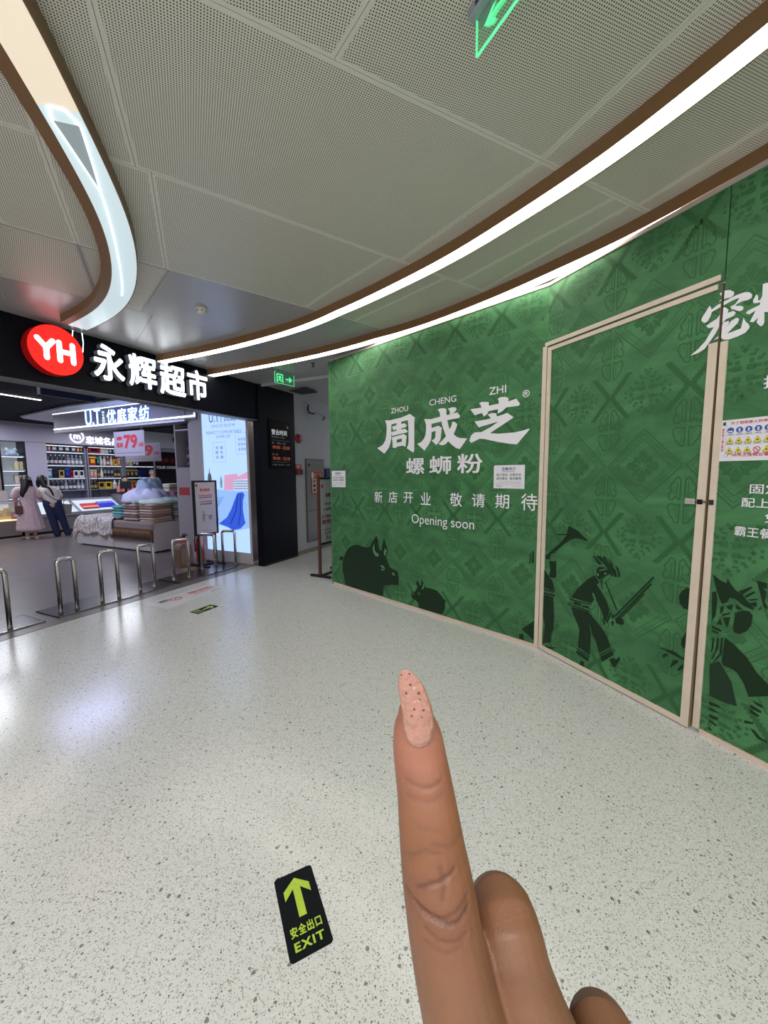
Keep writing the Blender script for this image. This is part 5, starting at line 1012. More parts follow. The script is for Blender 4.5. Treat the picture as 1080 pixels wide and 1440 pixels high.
for i in range(3):
    r = sroot('blue_gift_box', 'blue gift box, %s in the row on the tilted tray' % ('first', 'second', 'third')[i], 'box', 5.20+.155*i, 8.0, trayz(.16)+.004, group='blue gift boxes on the counter'); r.rotation_euler = (math.atan(.57), 0, ANG_S)
    box('box_body', -.073, .073, 0, .27, 0, .05, mat('ultramarine_box', (54, 60, 214), .4), r); box('box_lid', -.07, .07, .16, .25, .05, .055, mat('light_blue_lid', (120, 130, 240), .4), r)
for i in range(4):
    r = sroot('leaflet', 'printed leaflet, %s on the tilted tray behind the woman in jeans' % ('first', 'second', 'third', 'fourth')[i], 'leaflet', 3.95+.15*i, 7.98, trayz(.14)+.003, group='leaflets on the tilted tray'); r.rotation_euler = (math.atan(.57), 0, ANG_S)
    box('sheet', -.06, .06, 0, .22, 0, .003, PAPER, r); box('printed_block', -.045, .045, .04, .12, .003, .004, (mat('leaflet_grey', (160, 160, 170), .5), mat('leaflet_pink', (206, 150, 150), .5))[i % 2], r)
lc = sroot('glass_counter', 'low counter with lit glass case holding yellow packs at the left', 'display counter', 1.2, 7.82, .003)
box('counter_base', 0, 1.98, 0, .6, .05, .42, CB2, lc); box('kick_plate', 0, 1.98, .05, .55, 0, .05, BLACK, lc); box('case_floor', 0, 1.98, 0, .6, .42, .45, mat('lit_warm_bed', (240, 226, 190), .4, emit=(250, 226, 170), es=.8), lc)
box('case_top', 0, 1.98, 0, .6, .84, .86, mat('counter_rim', (176, 178, 190), .35, .3), lc); box('glass_front', 0, 1.98, 0, .006, .45, .84, GLS, lc); box('glass_end', 1.974, 1.98, .006, .6, .45, .84, GLS, lc); box('case_back', 0, 1.98, .55, .6, .45, .84, mat('case_back_white', (220, 224, 230), .4, emit=(220, 228, 236), es=.3), lc)
for i, (c1, h_, s_) in enumerate([('y', .24, 2.55), ('y', .26, 2.72), ('y', .22, 2.88), ('y', .27, 3.02), ('r', .18, 3.10), ('y', .22, 2.38)]):
    r = sroot('yellow_pack' if c1 == 'y' else 'red_pack', ['yellow pack in the lit glass case, %s from the right' % w for w in ('third', 'second', 'first', 'fourth', 'x', 'fifth')][i] if c1 == 'y' else 'red pack at the front right of the lit glass case', 'pack', s_, 8.05 if c1 == 'y' else 7.90, .455, group='packs in the lit glass case')
    if c1 == 'y': r['label'] = 'yellow pack, %s in the lit glass case at the left' % {2.38: 'first', 2.55: 'second', 2.72: 'third', 2.88: 'fourth', 3.02: 'fifth'}[s_]
    box('pack_body', -.055, .055, -.05, .05, 0, h_, mat('pack_yellow' if c1 == 'y' else 'pack_red', (232, 200, 60) if c1 == 'y' else (160, 20, 24), .4), r); box('pack_label', -.04, .04, -.052, -.05, h_*.3, h_*.7, mat('pack_gold' if c1 == 'y' else 'pack_white', (200, 150, 40) if c1 == 'y' else (226, 206, 206), .4), r)
ps = sroot('counter_sign_holder', 'grey framed notice standing on the left counter', 'sign', 2.86, 8.2, .866); box('frame', 0, .28, 0, .02, 0, .30, SHF, ps); box('sheet', .02, .26, -.003, 0, .02, .28, mat('dusty_paper', (176, 162, 160), .5), ps)
# cash desk
cdk = sroot('cash_desk', 'grey cash desk with a monitor between the counters and the bedding', 'desk', 5.75, 8.0, .003); box('desk_body', 0, 1.15, 0, .5, 0, .96, mat('desk_grey', (132, 130, 142), .5), cdk); box('desk_top', -.02, 1.17, -.02, .52, .96, .99, BLACK, cdk)
mo = sroot('monitor', 'black monitor seen from behind on the cash desk', 'monitor', 5.86, 8.2, .993); box('screen', 0, .36, 0, .03, .10, .34, mat('monitor_grey', (52, 54, 62), .4), mo, bevel=.005); box('stand', .15, .21, 0, .03, 0, .10, BLACK, mo); box('foot', .09, .27, -.06, .1, 0, .012, BLACK, mo)
po = sroot('desk_post', 'thin black pole rising at the left of the cash desk', 'post', 5.42, 8.54, .003); MB().tube([(0, 0, 0), (0, 0, 1.72)], .012, 8).done('pole', BLACK, po); MB().lathe([(.10, 0), (.10, .015), (.02, .02)], 14).done('foot', BLACK, po)

# ------------------------------------------------------------------ bedding display
bd = sroot('display_bed', 'low white display bed platform heaped with folded bedding', 'bed', 3.12, 2.70, .003)
BB = mat('bed_base_white', (196, 190, 194), .5)
MB().box(.0, 1.9, 0, 1.28, .03, .56).done('base_panel', BB, bd); MB().box(.0, 1.9, 1.30, 2.60, .03, .42).done('base_panel', BB, bd); box('mattress', .02, 1.9, 1.30, 2.60, .42, .58, mat('mattress_white', (206, 204, 210), .8), bd, bevel=.03)
for q_ in ((.1, .1), (.1, 1.2), (.1, 1.4), (.1, 2.5), (1.8, .1), (1.8, 2.5)): box('foot', q_[0]-.04, q_[0]+.04, q_[1]-.04, q_[1]+.04, 0, .03, BLACK, bd)
box('table_top', -.01, 1.9, -.01, 1.28, .56, .585, BB, bd)
FUR = mat('flecked_fur', (176, 160, 152), .95, bump=.8, bscale=180)
def fur():
    m = bpy.data.materials.new('flecked_fur_throw'); m.use_nodes = True; nt = m.node_tree; b = nt.nodes['Principled BSDF']; tc = nt.nodes.new('ShaderNodeTexCoord'); mp = nt.nodes.new('ShaderNodeMapping'); mp.inputs['Scale'].default_value = (30, 60, 14)
    n = nt.nodes.new('ShaderNodeTexNoise'); n.inputs['Scale'].default_value = 1; n.inputs['Detail'].default_value = 5; cr = nt.nodes.new('ShaderNodeValToRGB')
    cr.color_ramp.elements[0].position = .42; cr.color_ramp.elements[0].color = (*lin((150, 130, 122)), 1); cr.color_ramp.elements[1].position = .56; cr.color_ramp.elements[1].color = (*lin((222, 216, 216)), 1)
    for a, b_ in ((tc.outputs['Object'], mp.inputs[0]), (mp.outputs[0], n.inputs['Vector']), (n.outputs['Fac'], cr.inputs[0]), (cr.outputs[0], b.inputs['Base Color'])): nt.links.new(a, b_)
    b.inputs['Roughness'].default_value = .9; return m
def cloth(name, f, nu, nv, m_, par, thick_=.012):
    vs = [f(i/nu, j/nv) for i in range(nu+1) for j in range(nv+1)]; fs = [(i*(nv+1)+j, (i+1)*(nv+1)+j, (i+1)*(nv+1)+j+1, i*(nv+1)+j+1) for i in range(nu) for j in range(nv)]
    o = finish(name, vs, fs, m_, par, smooth=True); s_ = o.modifiers.new('thick', 'SOLIDIFY'); s_.thickness = thick_; s_.offset = 1; return o
def hang(L_, x_edge, z_top, r_=.09):   # position after running L_ over an edge at x_edge (edge toward -x)
    if L_ <= 0: return x_edge-L_, z_top
    q_ = r_*math.pi/2
    if L_ < q_: a = L_/r_; return x_edge-r_*math.sin(a), z_top-r_*(1-math.cos(a))
    return x_edge-r_-.0*(L_-q_), z_top-r_-(L_-q_)
th = sroot('fur_throw', 'flecked beige fur throw draped over the far half of the display bed', 'blanket', 3.12, 2.70, 0)
def f_throw(u, v):
    run = -1.2+1.62*u; x, z = hang(run, .06, .64); y = 1.22+v*1.75
    if y > 2.55: dy = y-2.55; z2 = dy; y = 2.55+.10*(1-math.exp(-dy*5)); z = max(z-z2*.8, .16)
    wv = .02*math.sin(y*17)+.012*math.sin(y*41+1)
    return (x-(wv if run > 0 else 0)-.03*max(run, 0), y, z+(.01*math.sin(y*9+u*8) if run < 0 else .03*math.sin(y*11)*u))
cloth('throw_cloth', f_throw, 36, 60, fur(), th, .02)
mt = sroot('brown_mat', 'taupe and brown patterned mat hanging over the front of the bedding table', 'mat', 3.12, 2.70, 0)
TAU = mat('taupe_cloth', (136, 124, 118), .85, noise=.08, nscale=60)
cloth('upper_cloth', lambda u, v: (*(lambda p: (p[0]-.015*u, ))(hang(-.25+.42*u, .02, .60, .03)), -.02+1.33*v, hang(-.25+.42*u, .02, .60, .03)[1]), 16, 8, TAU, mt, .01)
WD = mat('brown_wood_print', (92, 62, 44), .7, noise=.2, nscale=14); WD2 = mat('dark_brown_print', (52, 34, 28), .7, noise=.2, nscale=14); WD3 = mat('light_brown_print', (124, 92, 66), .7, noise=.15, nscale=20)
MB().box(-.042, -.024, .0, 1.30, .22, .45).done('lower_cloth', WD, mt)
for a in ((.04, .64), (.68, 1.26)): box('pale_band', -.046, -.042, a[0], a[1], .375, .435, WD3, mt); box('dark_band', -.046, -.042, a[0], a[1], .26, .325, WD2, mt)
box('bottom_hem', -.048, -.042, 0, 1.30, .222, .245, mat('dark_taupe_hem', (84, 72, 68), .8), mt)
# folded blankets: one mesh kind per look, copied
def folded(label, rgb, s, t, z, lx, ly, h, grp, rz=0.0):
    r = sroot('folded_blanket', label, 'blanket', s, t, z, rz, grp)
    m_ = mat('cloth_%d_%d_%d' % rgb, rgb, .9, noise=.07, nscale=40)
    prof = []
    nl = 3
    vs = []; fs = []
    for j, (zz_, ins) in enumerate(((0, .030), (.18*h, .008), (.40*h, 0), (.5*h, .004), (.62*h, 0), (.84*h, .008), (h, .032))):
        for k in range(24):
            a = 2*math.pi*k/24; cx, sx = math.cos(a), math.sin(a); e = .22
            x = (lx/2-ins)*math.copysign(abs(cx)**e, cx); y = (ly/2-ins)*math.copysign(abs(sx)**e, sx)
            vs.append((x+rnd.uniform(-.003, .003), y+rnd.uniform(-.003, .003), zz_+rnd.uniform(-.002, .002)))
    n = 24
    for i in range(6):
        for k in range(n): fs.append((i*n+k, i*n+(k+1) % n, (i+1)*n+(k+1) % n, (i+1)*n+k))
    fs += [tuple(range(n-1, -1, -1)), tuple(range(6*n, 7*n))]
    finish('folded_cloth', vs, fs, m_, r)
    return r
def pile(s, t, z0, n, lx, ly, h, cols, names, where):
    order = {0: 'lowest', 1: 'second lowest', 2: 'third from below', 3: 'fourth from below', 4: 'fifth from below', 5: 'sixth from below', 6: 'topmost'}
    for k in range(n):
        nm = 'topmost' if k == n-1 else order[k]
        folded('%s folded blanket, %s in the %s' % (names[k % len(names)], nm, where), cols[k % len(cols)], s+rnd.uniform(-.008, .008), t+rnd.uniform(-.008, .008), z0+k*h, lx, ly, h*.97, 'folded blankets in the %s' % where, rnd.uniform(-.03, .03))
pile(3.36, 3.42, .612, 6, .48, .46, .056, [(178, 158, 156), (140, 112, 108), (190, 168, 162)], ['pinkish beige', 'dull brown', 'beige'], 'beige pile touching the teal pile')
pile(3.35, 2.93, .590, 7, .46, .42, .052, [(184, 158, 154), (196, 178, 160), (150, 124, 112)], ['dusty pink', 'sand coloured', 'brownish'], 'sand coloured pile at the table corner')
pile(3.84, 2.93, .590, 7, .42, .42, .050, [(176, 178, 178), (136, 142, 142), (196, 194, 198)], ['pale grey', 'grey', 'whitish grey'], 'grey pile nearest the signboard')
pile(3.36, 3.90, .660, 4, .40, .36, .058, [(96, 164, 170), (120, 180, 178), (84, 140, 142)], ['teal', 'pale teal', 'dark teal'], 'small teal pile on the fur throw')
def rumpled(label, rgb, s, t, z, rx, ry, rz_, seed, cat='duvet', nm='rumpled_duvet'):
    r = sroot(nm, label, cat, s, t, z, 0, 'loose bedding on top of the piles'); rr = random.Random(seed); ph = [rr.uniform(0, 6) for _ in range(6)]; vs = []; fs = []; nu, nv = 40, 14
    for i in range(nv+1):
        el = math.pi/2*i/nv
        for k in range(nu):
            a = 2*math.pi*k/nu; c_ = math.cos(el)**.6 if i < nv else 0
            w_ = 1+.10*math.sin(3*a+ph[0])+.07*math.sin(7*a+ph[1]+3*el)
            fold = .10*math.sin(5*a+4*el+ph[2])+.07*math.sin(9*a-3*el+ph[3])+.05*math.sin(14*a+ph[4]*el)
            vs.append((rx*c_*w_*math.cos(a), ry*c_*w_*math.sin(a), max(0, rz_*(math.sin(el)**.8)*(1+fold)) if i else 0))
    for i in range(nv):
        for k in range(nu): fs.append((i*nu+k, i*nu+(k+1) % nu, (i+1)*nu+(k+1) % nu, (i+1)*nu+k))
    fs.append(tuple(range(nu-1, -1, -1))); finish('cloth', vs, fs, mat('cloth_%d_%d_%d' % rgb, rgb, .9), r, smooth=True)
rumpled('white sheet with pale green pattern spread over the near piles', (196, 212, 200), 3.50, 3.06, .955, .42, .38, .10, 3)
rumpled('aqua blanket lying over the pile nearest the signboard', (150, 196, 190), 3.90, 2.96, .945, .26, .26, .10, 5, 'blanket', 'rumpled_blanket')
rumpled('big rumpled white duvet heaped on top of the folded blankets', (206, 208, 226), 3.50, 3.40, .965, .44, .42, .26, 8)
rumpled('pale blue rumpled duvet at the very top of the bedding heap', (168, 188, 214), 3.62, 3.50, 1.20, .24, .22, .22, 11)
rumpled('small pink cloth tucked behind the white duvet', (216, 160, 190), 3.98, 3.36, .96, .18, .18, .17, 14, 'cloth', 'rumpled_cloth')
# leaflet rack and box beyond
lr = sroot('leaflet_rack', 'white slanted leaflet display with a grey front near the end column', 'display stand', 5.35, 4.6, .003)
box('pedestal', 0, .42, 0, .40, 0, 1.0, mat('rack_white', (206, 206, 214), .5), lr); box('grey_front', .03, .39, -.006, 0, .68, .93, mat('rack_grey', (96, 108, 122), .5), lr); finish('slanted_board', [(0, 0, 1.0), (.42, 0, 1.0), (.42, .28, 1.45), (0, .28, 1.45), (0, .02, .99), (.42, .02, .99), (.42, .30, 1.44), (0, .30, 1.44)], [(0, 1, 2, 3), (7, 6, 5, 4), (0, 4, 5, 1), (2, 6, 7, 3), (1, 5, 6, 2), (0, 3, 7, 4)], PAPER, lr)
text('printed_letters', 'U.T', .10, .74, .32, .86, -.007, PAPER, lr, weight=.01)
sh_ = sroot('low_shelf', 'dark low shelf carrying folded bedding in front of the black screen wall', 'shelf', 5.9, 6.3, .003); box('carcass', 0, .95, 0, .45, 0, .98, BLACK, sh_); box('top_board', -.01, .96, -.01, .46, .98, 1.0, SHF, sh_)
for k in range(5): folded('%s folded sheet, %s on the dark low shelf' % (('white', 'cream', 'grey')[k % 3], ('lowest', 'second', 'middle', 'fourth', 'topmost')[k]), ((206, 204, 206), (200, 190, 176), (150, 146, 146))[k % 3], 6.42, 6.52, 1.005+k*.05, .5, .34, .048, 'folded sheets on the low shelf')
# end column with pillows
rk = sroot('pillow_rack', 'grey rack column with stacked pillows next to the glowing advert', 'shelf', 3.17, 1.645, .003)
PG = mat('rack_panel_grey', (158, 150, 156), .5)
box('side_panel', 0, .5, .36, .39, 0, 2.42, PG, rk); box('side_panel', 0, .5, 0, .02, 0, 2.42, SHW, rk); box('back_panel', .48, .5, .02, .36, 0, 2.42, PAPER, rk); box('lower_panel', 0, .012, .02, .36, 0, 1.62, PG, rk)
for z in (1.62, 2.30): box('shelf_board', .0, .48, .02, .36, z, z+.025, SHF, rk)
box('printed_card', -.004, 0, .06, .33, 1.14, 1.28, mat('red_card', (170, 50, 60), .5), rk)
for k, (c1, lab) in enumerate((((120, 104, 120), 'mauve'), ((150, 134, 140), 'dusty pink'), ((96, 92, 110), 'slate'), ((60, 58, 72), 'dark'))):
    r = sroot('pillow', '%s pillow in the stack on the rack column, %s' % (lab, ('lowest', 'second from below', 'third from below', 'topmost')[k]), 'pillow', 3.17+.26, 1.645+.19, 1.652+.135*k, 0, 'pillows on the rack column')
    MB().lathe([(.03, 0), (.12, .012), (.155, .05), (.155, .075), (.12, .11), (.03, .122)], 20).done('cushion', mat('cloth_%d_%d_%d' % c1, c1, .9), r, smooth=True)

# ------------------------------------------------------------------ people in the shop
def fused(name, tubes, m_, par, voxel, smooth_it=4, extra=None):
    mb = MB()
    for pts in tubes:
        p = [Vector(q[:3]) for q in pts]; r_ = [q[3] for q in pts]
        if len(p) > 1:
            # rounded ends
            d0 = (p[0]-p[1]).normalized(); d1 = (p[-1]-p[-2]).normalized()
            P_ = [p[0]+d0*r_[0]*.95, p[0]+d0*r_[0]*.8, p[0]+d0*r_[0]*.45]+p+[p[-1]+d1*r_[-1]*.45, p[-1]+d1*r_[-1]*.8, p[-1]+d1*r_[-1]*.95]
            R_ = [r_[0]*.28, r_[0]*.6, r_[0]*.89]+r_+[r_[-1]*.89, r_[-1]*.6, r_[-1]*.28]
            # resample smoothly
            Q = []; S = []
            for i in range(len(P_)-1):
                a, b, c, d = P_[max(i-1, 0)], P_[i], P_[i+1], P_[min(i+2, len(P_)-1)]
                for k in range(3):
                    t = k/3; Q.append(.5*((2*b)+(c-a)*t+(2*a-5*b+4*c-d)*t*t+(3*b-a-3*c+d)*t**3)); S.append(R_[i]*(1-t)+R_[i+1]*t)
            Q.append(P_[-1]); S.append(R_[-1]); mb.tube(Q, S, 20)
    o = mb.done(name, m_, par)
    rm = o.modifiers.new('join', 'REMESH'); rm.mode = 'VOXEL'; rm.voxel_size = voxel; rm.use_smooth_shade = True
    sm = o.modifiers.new('soften', 'SMOOTH'); sm.factor = .5; sm.iterations = smooth_it
    dg = bpy.context.evaluated_depsgraph_get(); dg.update(); me = bpy.data.meshes.new_from_object(o.evaluated_get(dg))
    o.modifiers.clear(); o.data = me; me.materials.clear(); me.materials.append(m_)
    for p_ in me.polygons: p_.use_smooth = True
    return o
def loft(rings, n=24, waves=0, amp=0.0):
    """rings of (cx, cy, z, rx, ry)"""
    mb = MB(); vs = []
    for (x, y, z, rx, ry) in rings:
        for k in range(n):
            a = 2*math.pi*k/n; w_ = 1+amp*math.sin(waves*a)*(1 if waves else 0); vs.append((x+rx*w_*math.cos(a), y+ry*w_*math.sin(a), z))
    fs = []
    for i in range(len(rings)-1):
        for k in range(n): fs.append((i*n+k, i*n+(k+1) % n, (i+1)*n+(k+1) % n, (i+1)*n+k))
    fs += [tuple(range(n-1, -1, -1)), tuple(range((len(rings)-1)*n, len(rings)*n))]
    return mb.add(vs, fs)
SKN = mat('skin_shop', (206, 164, 142), .6); HAIR = mat('black_hair', (22, 18, 20), .45)
DRS = mat('pink_floral_dress', (206, 178, 184), .85, noise=.16, nscale=26); JNS = mat('dark_blue_denim', (30, 38, 74), .8, noise=.1, nscale=30); TSH = mat('cream_tshirt', (214, 204, 200), .85)
w1 = sroot('person', 'woman in a long pink patterned dress with long black hair, at the counter', 'person', 3.12, 7.26, .003, math.radians(-22), 'two women at the counter')
fused('body', [[(0, 0, 1.40, .085), (0, 0, 1.43, .09)], [(0, 0, 1.34, .05), (0, 0, 1.22, .06)], [(-.15, .0, 1.20, .06), (0, 0, 1.21, .08), (.15, 0, 1.20, .06)], [(0, 0, 1.2, .11), (0, 0, .95, .11), (0, .0, .82, .14)],
   [(-.17, 0, 1.19, .05), (-.22, .0, .98, .042), (-.21, .10, .78, .034), (-.20, .13, .70, .03)], [(.17, 0, 1.19, .05), (.23, .02, .98, .042), (.27, .10, .92, .034), (.26, .18, .94, .03)],
   [(-.07, 0, .80, .09), (-.065, 0, .45, .06), (-.06, .02, .10, .04), (-.06, .0, .04, .035)], [(.07, 0, .80, .09), (.075, 0, .45, .06), (.08, .02, .10, .04), (.08, .0, .04, .035)], [(-.06, -.02, .03, .03), (-.06, .14, .025, .028)], [(.08, -.02, .03, .03), (.12, .13, .025, .028)],
   [(-.085, .0, 1.41, .02), (.085, 0, 1.41, .02)], [(0, .09, 1.40, .018), (0, .10, 1.37, .014)]], SKN, w1, .012)
loft([(.02, .01, .20, .27, .22), (.015, .01, .26, .265, .215), (.01, .01, .55, .215, .18), (.0, .0, .86, .165, .14), (0, 0, .96, .145, .12), (0, 0, 1.10, .165, .125), (0, 0, 1.22, .175, .11), (0, 0, 1.27, .10, .08)], 40, 13, .05).done('dress', DRS, w1, smooth=True)
for sx in (-1, 1): MB().tube([(sx*.13, 0, 1.23), (sx*.19, 0, 1.16), (sx*.225, 0, 1.03), (sx*.235, .01, .98)], [.06, .078, .075, .062], 14).done('sleeve', DRS, w1, smooth=True)
fused('hair', [[(0, 0, 1.44, .10), (0, -.005, 1.40, .105)], [(0, -.04, 1.40, .09), (-.04, -.09, 1.22, .075), (-.09, -.11, 1.08, .05), (-.08, -.11, 1.02, .02)], [(.05, -.02, 1.38, .07), (.09, -.02, 1.28, .035)]], HAIR, w1, .012)
for sx in (-.06, .10): MB().tube([(sx, -.04, .025), (sx+.01, .15, .02)], [.036, .036], 10).done('shoe', mat('beige_shoe', (206, 184, 168), .6), w1)
bg = sroot('handbag', 'brown handbag held at the left side of the woman in the dress', 'bag', 2.92, 7.22, .62, math.radians(-22)); box('bag_body', -.07, .07, -.05, .05, 0, .20, mat('brown_leather', (92, 52, 44), .5), bg, bevel=.015); MB().tube([(-.05, 0, .19), (-.04, 0, .28), (.0, 0, .31), (.04, 0, .28), (.05, 0, .19)], .008, 8).done('strap', mat('brown_leather', (92, 52, 44), .5), bg)
w2 = sroot('person', 'woman in a cream T-shirt and dark jeans leaning beside the woman in the dress', 'person', 3.50, 7.05, .003, math.radians(-22), 'two women at the counter')
fused('body', [[(-.14, .05, 1.40, .085), (-.14, .05, 1.43, .09)], [(-.12, .03, 1.33, .05), (-.08, .02, 1.22, .06)], [(-.20, .02, 1.17, .055), (-.07, 0, 1.19, .08), (.09, 0, 1.17, .055)], [(-.06, 0, 1.18, .11), (-.01, 0, .95, .11), (.0, .0, .82, .13)],
   [(-.21, .02, 1.15, .048), (-.23, .06, 1.00, .04), (-.14, .10, .88, .034), (-.10, .12, .86, .03)], [(.12, 0, 1.15, .048), (.18, .02, .98, .04), (.17, .12, .90, .034), (.15, .18, .92, .03)],
   [(-.06, 0, .82, .10), (.0, 0, .45, .065), (.05, .02, .10, .042), (.06, .0, .04, .035)], [(.09, 0, .82, .10), (.17, 0, .45, .065), (.25, .02, .10, .042), (.26, .0, .04, .035)], [(.06, -.02, .03, .03), (.05, .13, .025, .028)], [(.26, -.02, .03, .03), (.28, .12, .025, .028)],
   [(-.225, .05, 1.41, .02), (-.055, .05, 1.41, .02)], [(-.15, .14, 1.40, .018), (-.15, .15, 1.37, .014)]], SKN, w2, .012)
fused('jeans', [[(-.05, 0, .86, .125), (.04, 0, .86, .125), (.09, 0, .86, .115)], [(-.05, 0, .80, .12), (-.01, 0, .48, .085), (.04, .01, .18, .075), (.06, .01, .07, .08)], [(.09, 0, .80, .12), (.17, 0, .48, .082), (.24, .01, .18, .072), (.265, .01, .07, .076)]], JNS, w2, .012)
fused('tshirt', [[(-.19, .02, 1.16, .07), (-.06, 0, 1.19, .095), (.09, 0, 1.16, .075)], [(-.07, 0, 1.14, .135), (-.03, 0, 1.00, .135), (.02, 0, .90, .14)], [(.06, 0, 1.12, .10), (.10, 0, .88, .085)], [(-.21, .02, 1.15, .062), (-.235, .06, 1.04, .055)], [(.12, 0, 1.15, .062), (.175, .02, 1.02, .055)]], TSH, w2, .012)
fused('hair', [[(-.14, .04, 1.44, .10), (-.14, .04, 1.40, .108)], [(-.12, .0, 1.38, .085), (-.10, -.04, 1.27, .065), (-.02, -.09, 1.19, .035), (.03, -.10, 1.06, .025), (.05, -.10, 1.00, .012)], [(-.21, .06, 1.38, .05), (-.22, .08, 1.26, .035)]], HAIR, w2, .012)
MB().tube([(-.12, -.06, 1.24), (-.10, -.145, 1.10), (0, -.16, .98), (.12, -.13, .90), (.20, -.08, .84)], .007, 6).done('bag_strap', BLACK, w2)
for sx, sy in ((.05, 0), (.26, 0)): MB().tube([(sx, -.04, .028), (sx+.01, .14, .022)], [.038, .038], 10).done('shoe', BLACK, w2)
b2 = sroot('shoulder_bag', 'grey tote bag hanging at the right hip of the woman in jeans', 'bag', 3.80, 7.0, .56, math.radians(-22)); MB().extr([(-.06, 0), (.06, 0), (.10, .22), (-.09, .24)], -.05, .05).done('bag_body', mat('grey_tote', (132, 126, 116), .7), b2, bevel=.01); MB().tube([(-.07, 0, .22), (-.05, 0, .36), (.0, 0, .40), (.05, 0, .36), (.08, 0, .21)], .007, 8).done('handle', mat('grey_tote', (132, 126, 116), .7), b2)
def staff(s, t, label, shirt, hairc, ztop, cap=None):
    r = sroot('person', label, 'person', s, t, .003, math.radians(170)); k = ztop-1.52
    fused('body', [[(0, 0, 1.40+k, .085), (0, 0, 1.43+k, .09)], [(0, 0, 1.34+k, .05), (0, 0, 1.22+k, .06)], [(-.16, 0, 1.20+k, .06), (.16, 0, 1.20+k, .06)], [(0, 0, 1.2+k, .12), (0, 0, .80+k, .13)], [(-.18, 0, 1.18+k, .05), (-.22, .05, .98+k, .04), (-.12, .20, 1.0+k, .035)], [(.18, 0, 1.18+k, .05), (.22, .05, .98+k, .04), (.12, .20, 1.0+k, .035)], [(-.08, 0, .8+k, .09), (-.08, 0, .05, .05)], [(.08, 0, .8+k, .09), (.08, 0, .05, .05)],
       [(-.085, 0, 1.41+k, .02), (.085, 0, 1.41+k, .02)], [(0, .09, 1.40+k, .016), (0, .10, 1.37+k, .014)]], SKN, r, .013)
    fused('shirt', [[(-.15, 0, 1.19+k, .075), (.15, 0, 1.19+k, .075)], [(0, 0, 1.15+k, .14), (0, 0, .80+k, .145)], [(-.18, 0, 1.17+k, .065), (-.22, .04, 1.03+k, .055)], [(.18, 0, 1.17+k, .065), (.22, .04, 1.03+k, .055)]], shirt, r, .013)
    loft([(0, 0, .02, .09, .09), (0, 0, .45, .13, .11), (0, 0, .82+k, .15, .14)], 18).done('trousers', BLACK, r, smooth=True)
    fused('hair', [[(0, -.02, 1.45+k, .095), (0, -.03, 1.40+k, .095)]], hairc, r, .013)
    for sx in (-.032, .032): MB().lathe([(.008, 0), (.008, .004)], 8, c=(sx, .088, 1.425+k), ax='y').done('eye', BLACK, r)
    MB().box(-.02, .02, .088, .095, 1.365+k, 1.372+k).done('mouth', mat('lip', (150, 80, 80), .5), r)
    return r
staff(6.30, 8.66, 'shop assistant with black hair and a pink top behind the cash desk', mat('coral_shirt', (222, 130, 130), .8), HAIR, 1.47)
staff(7.12, 8.46, 'person in a blue grey cap behind the bedding heap', mat('light_blue_shirt', (150, 170, 200), .8), mat('blue_grey_cap', (110, 120, 160), .7), 1.70)

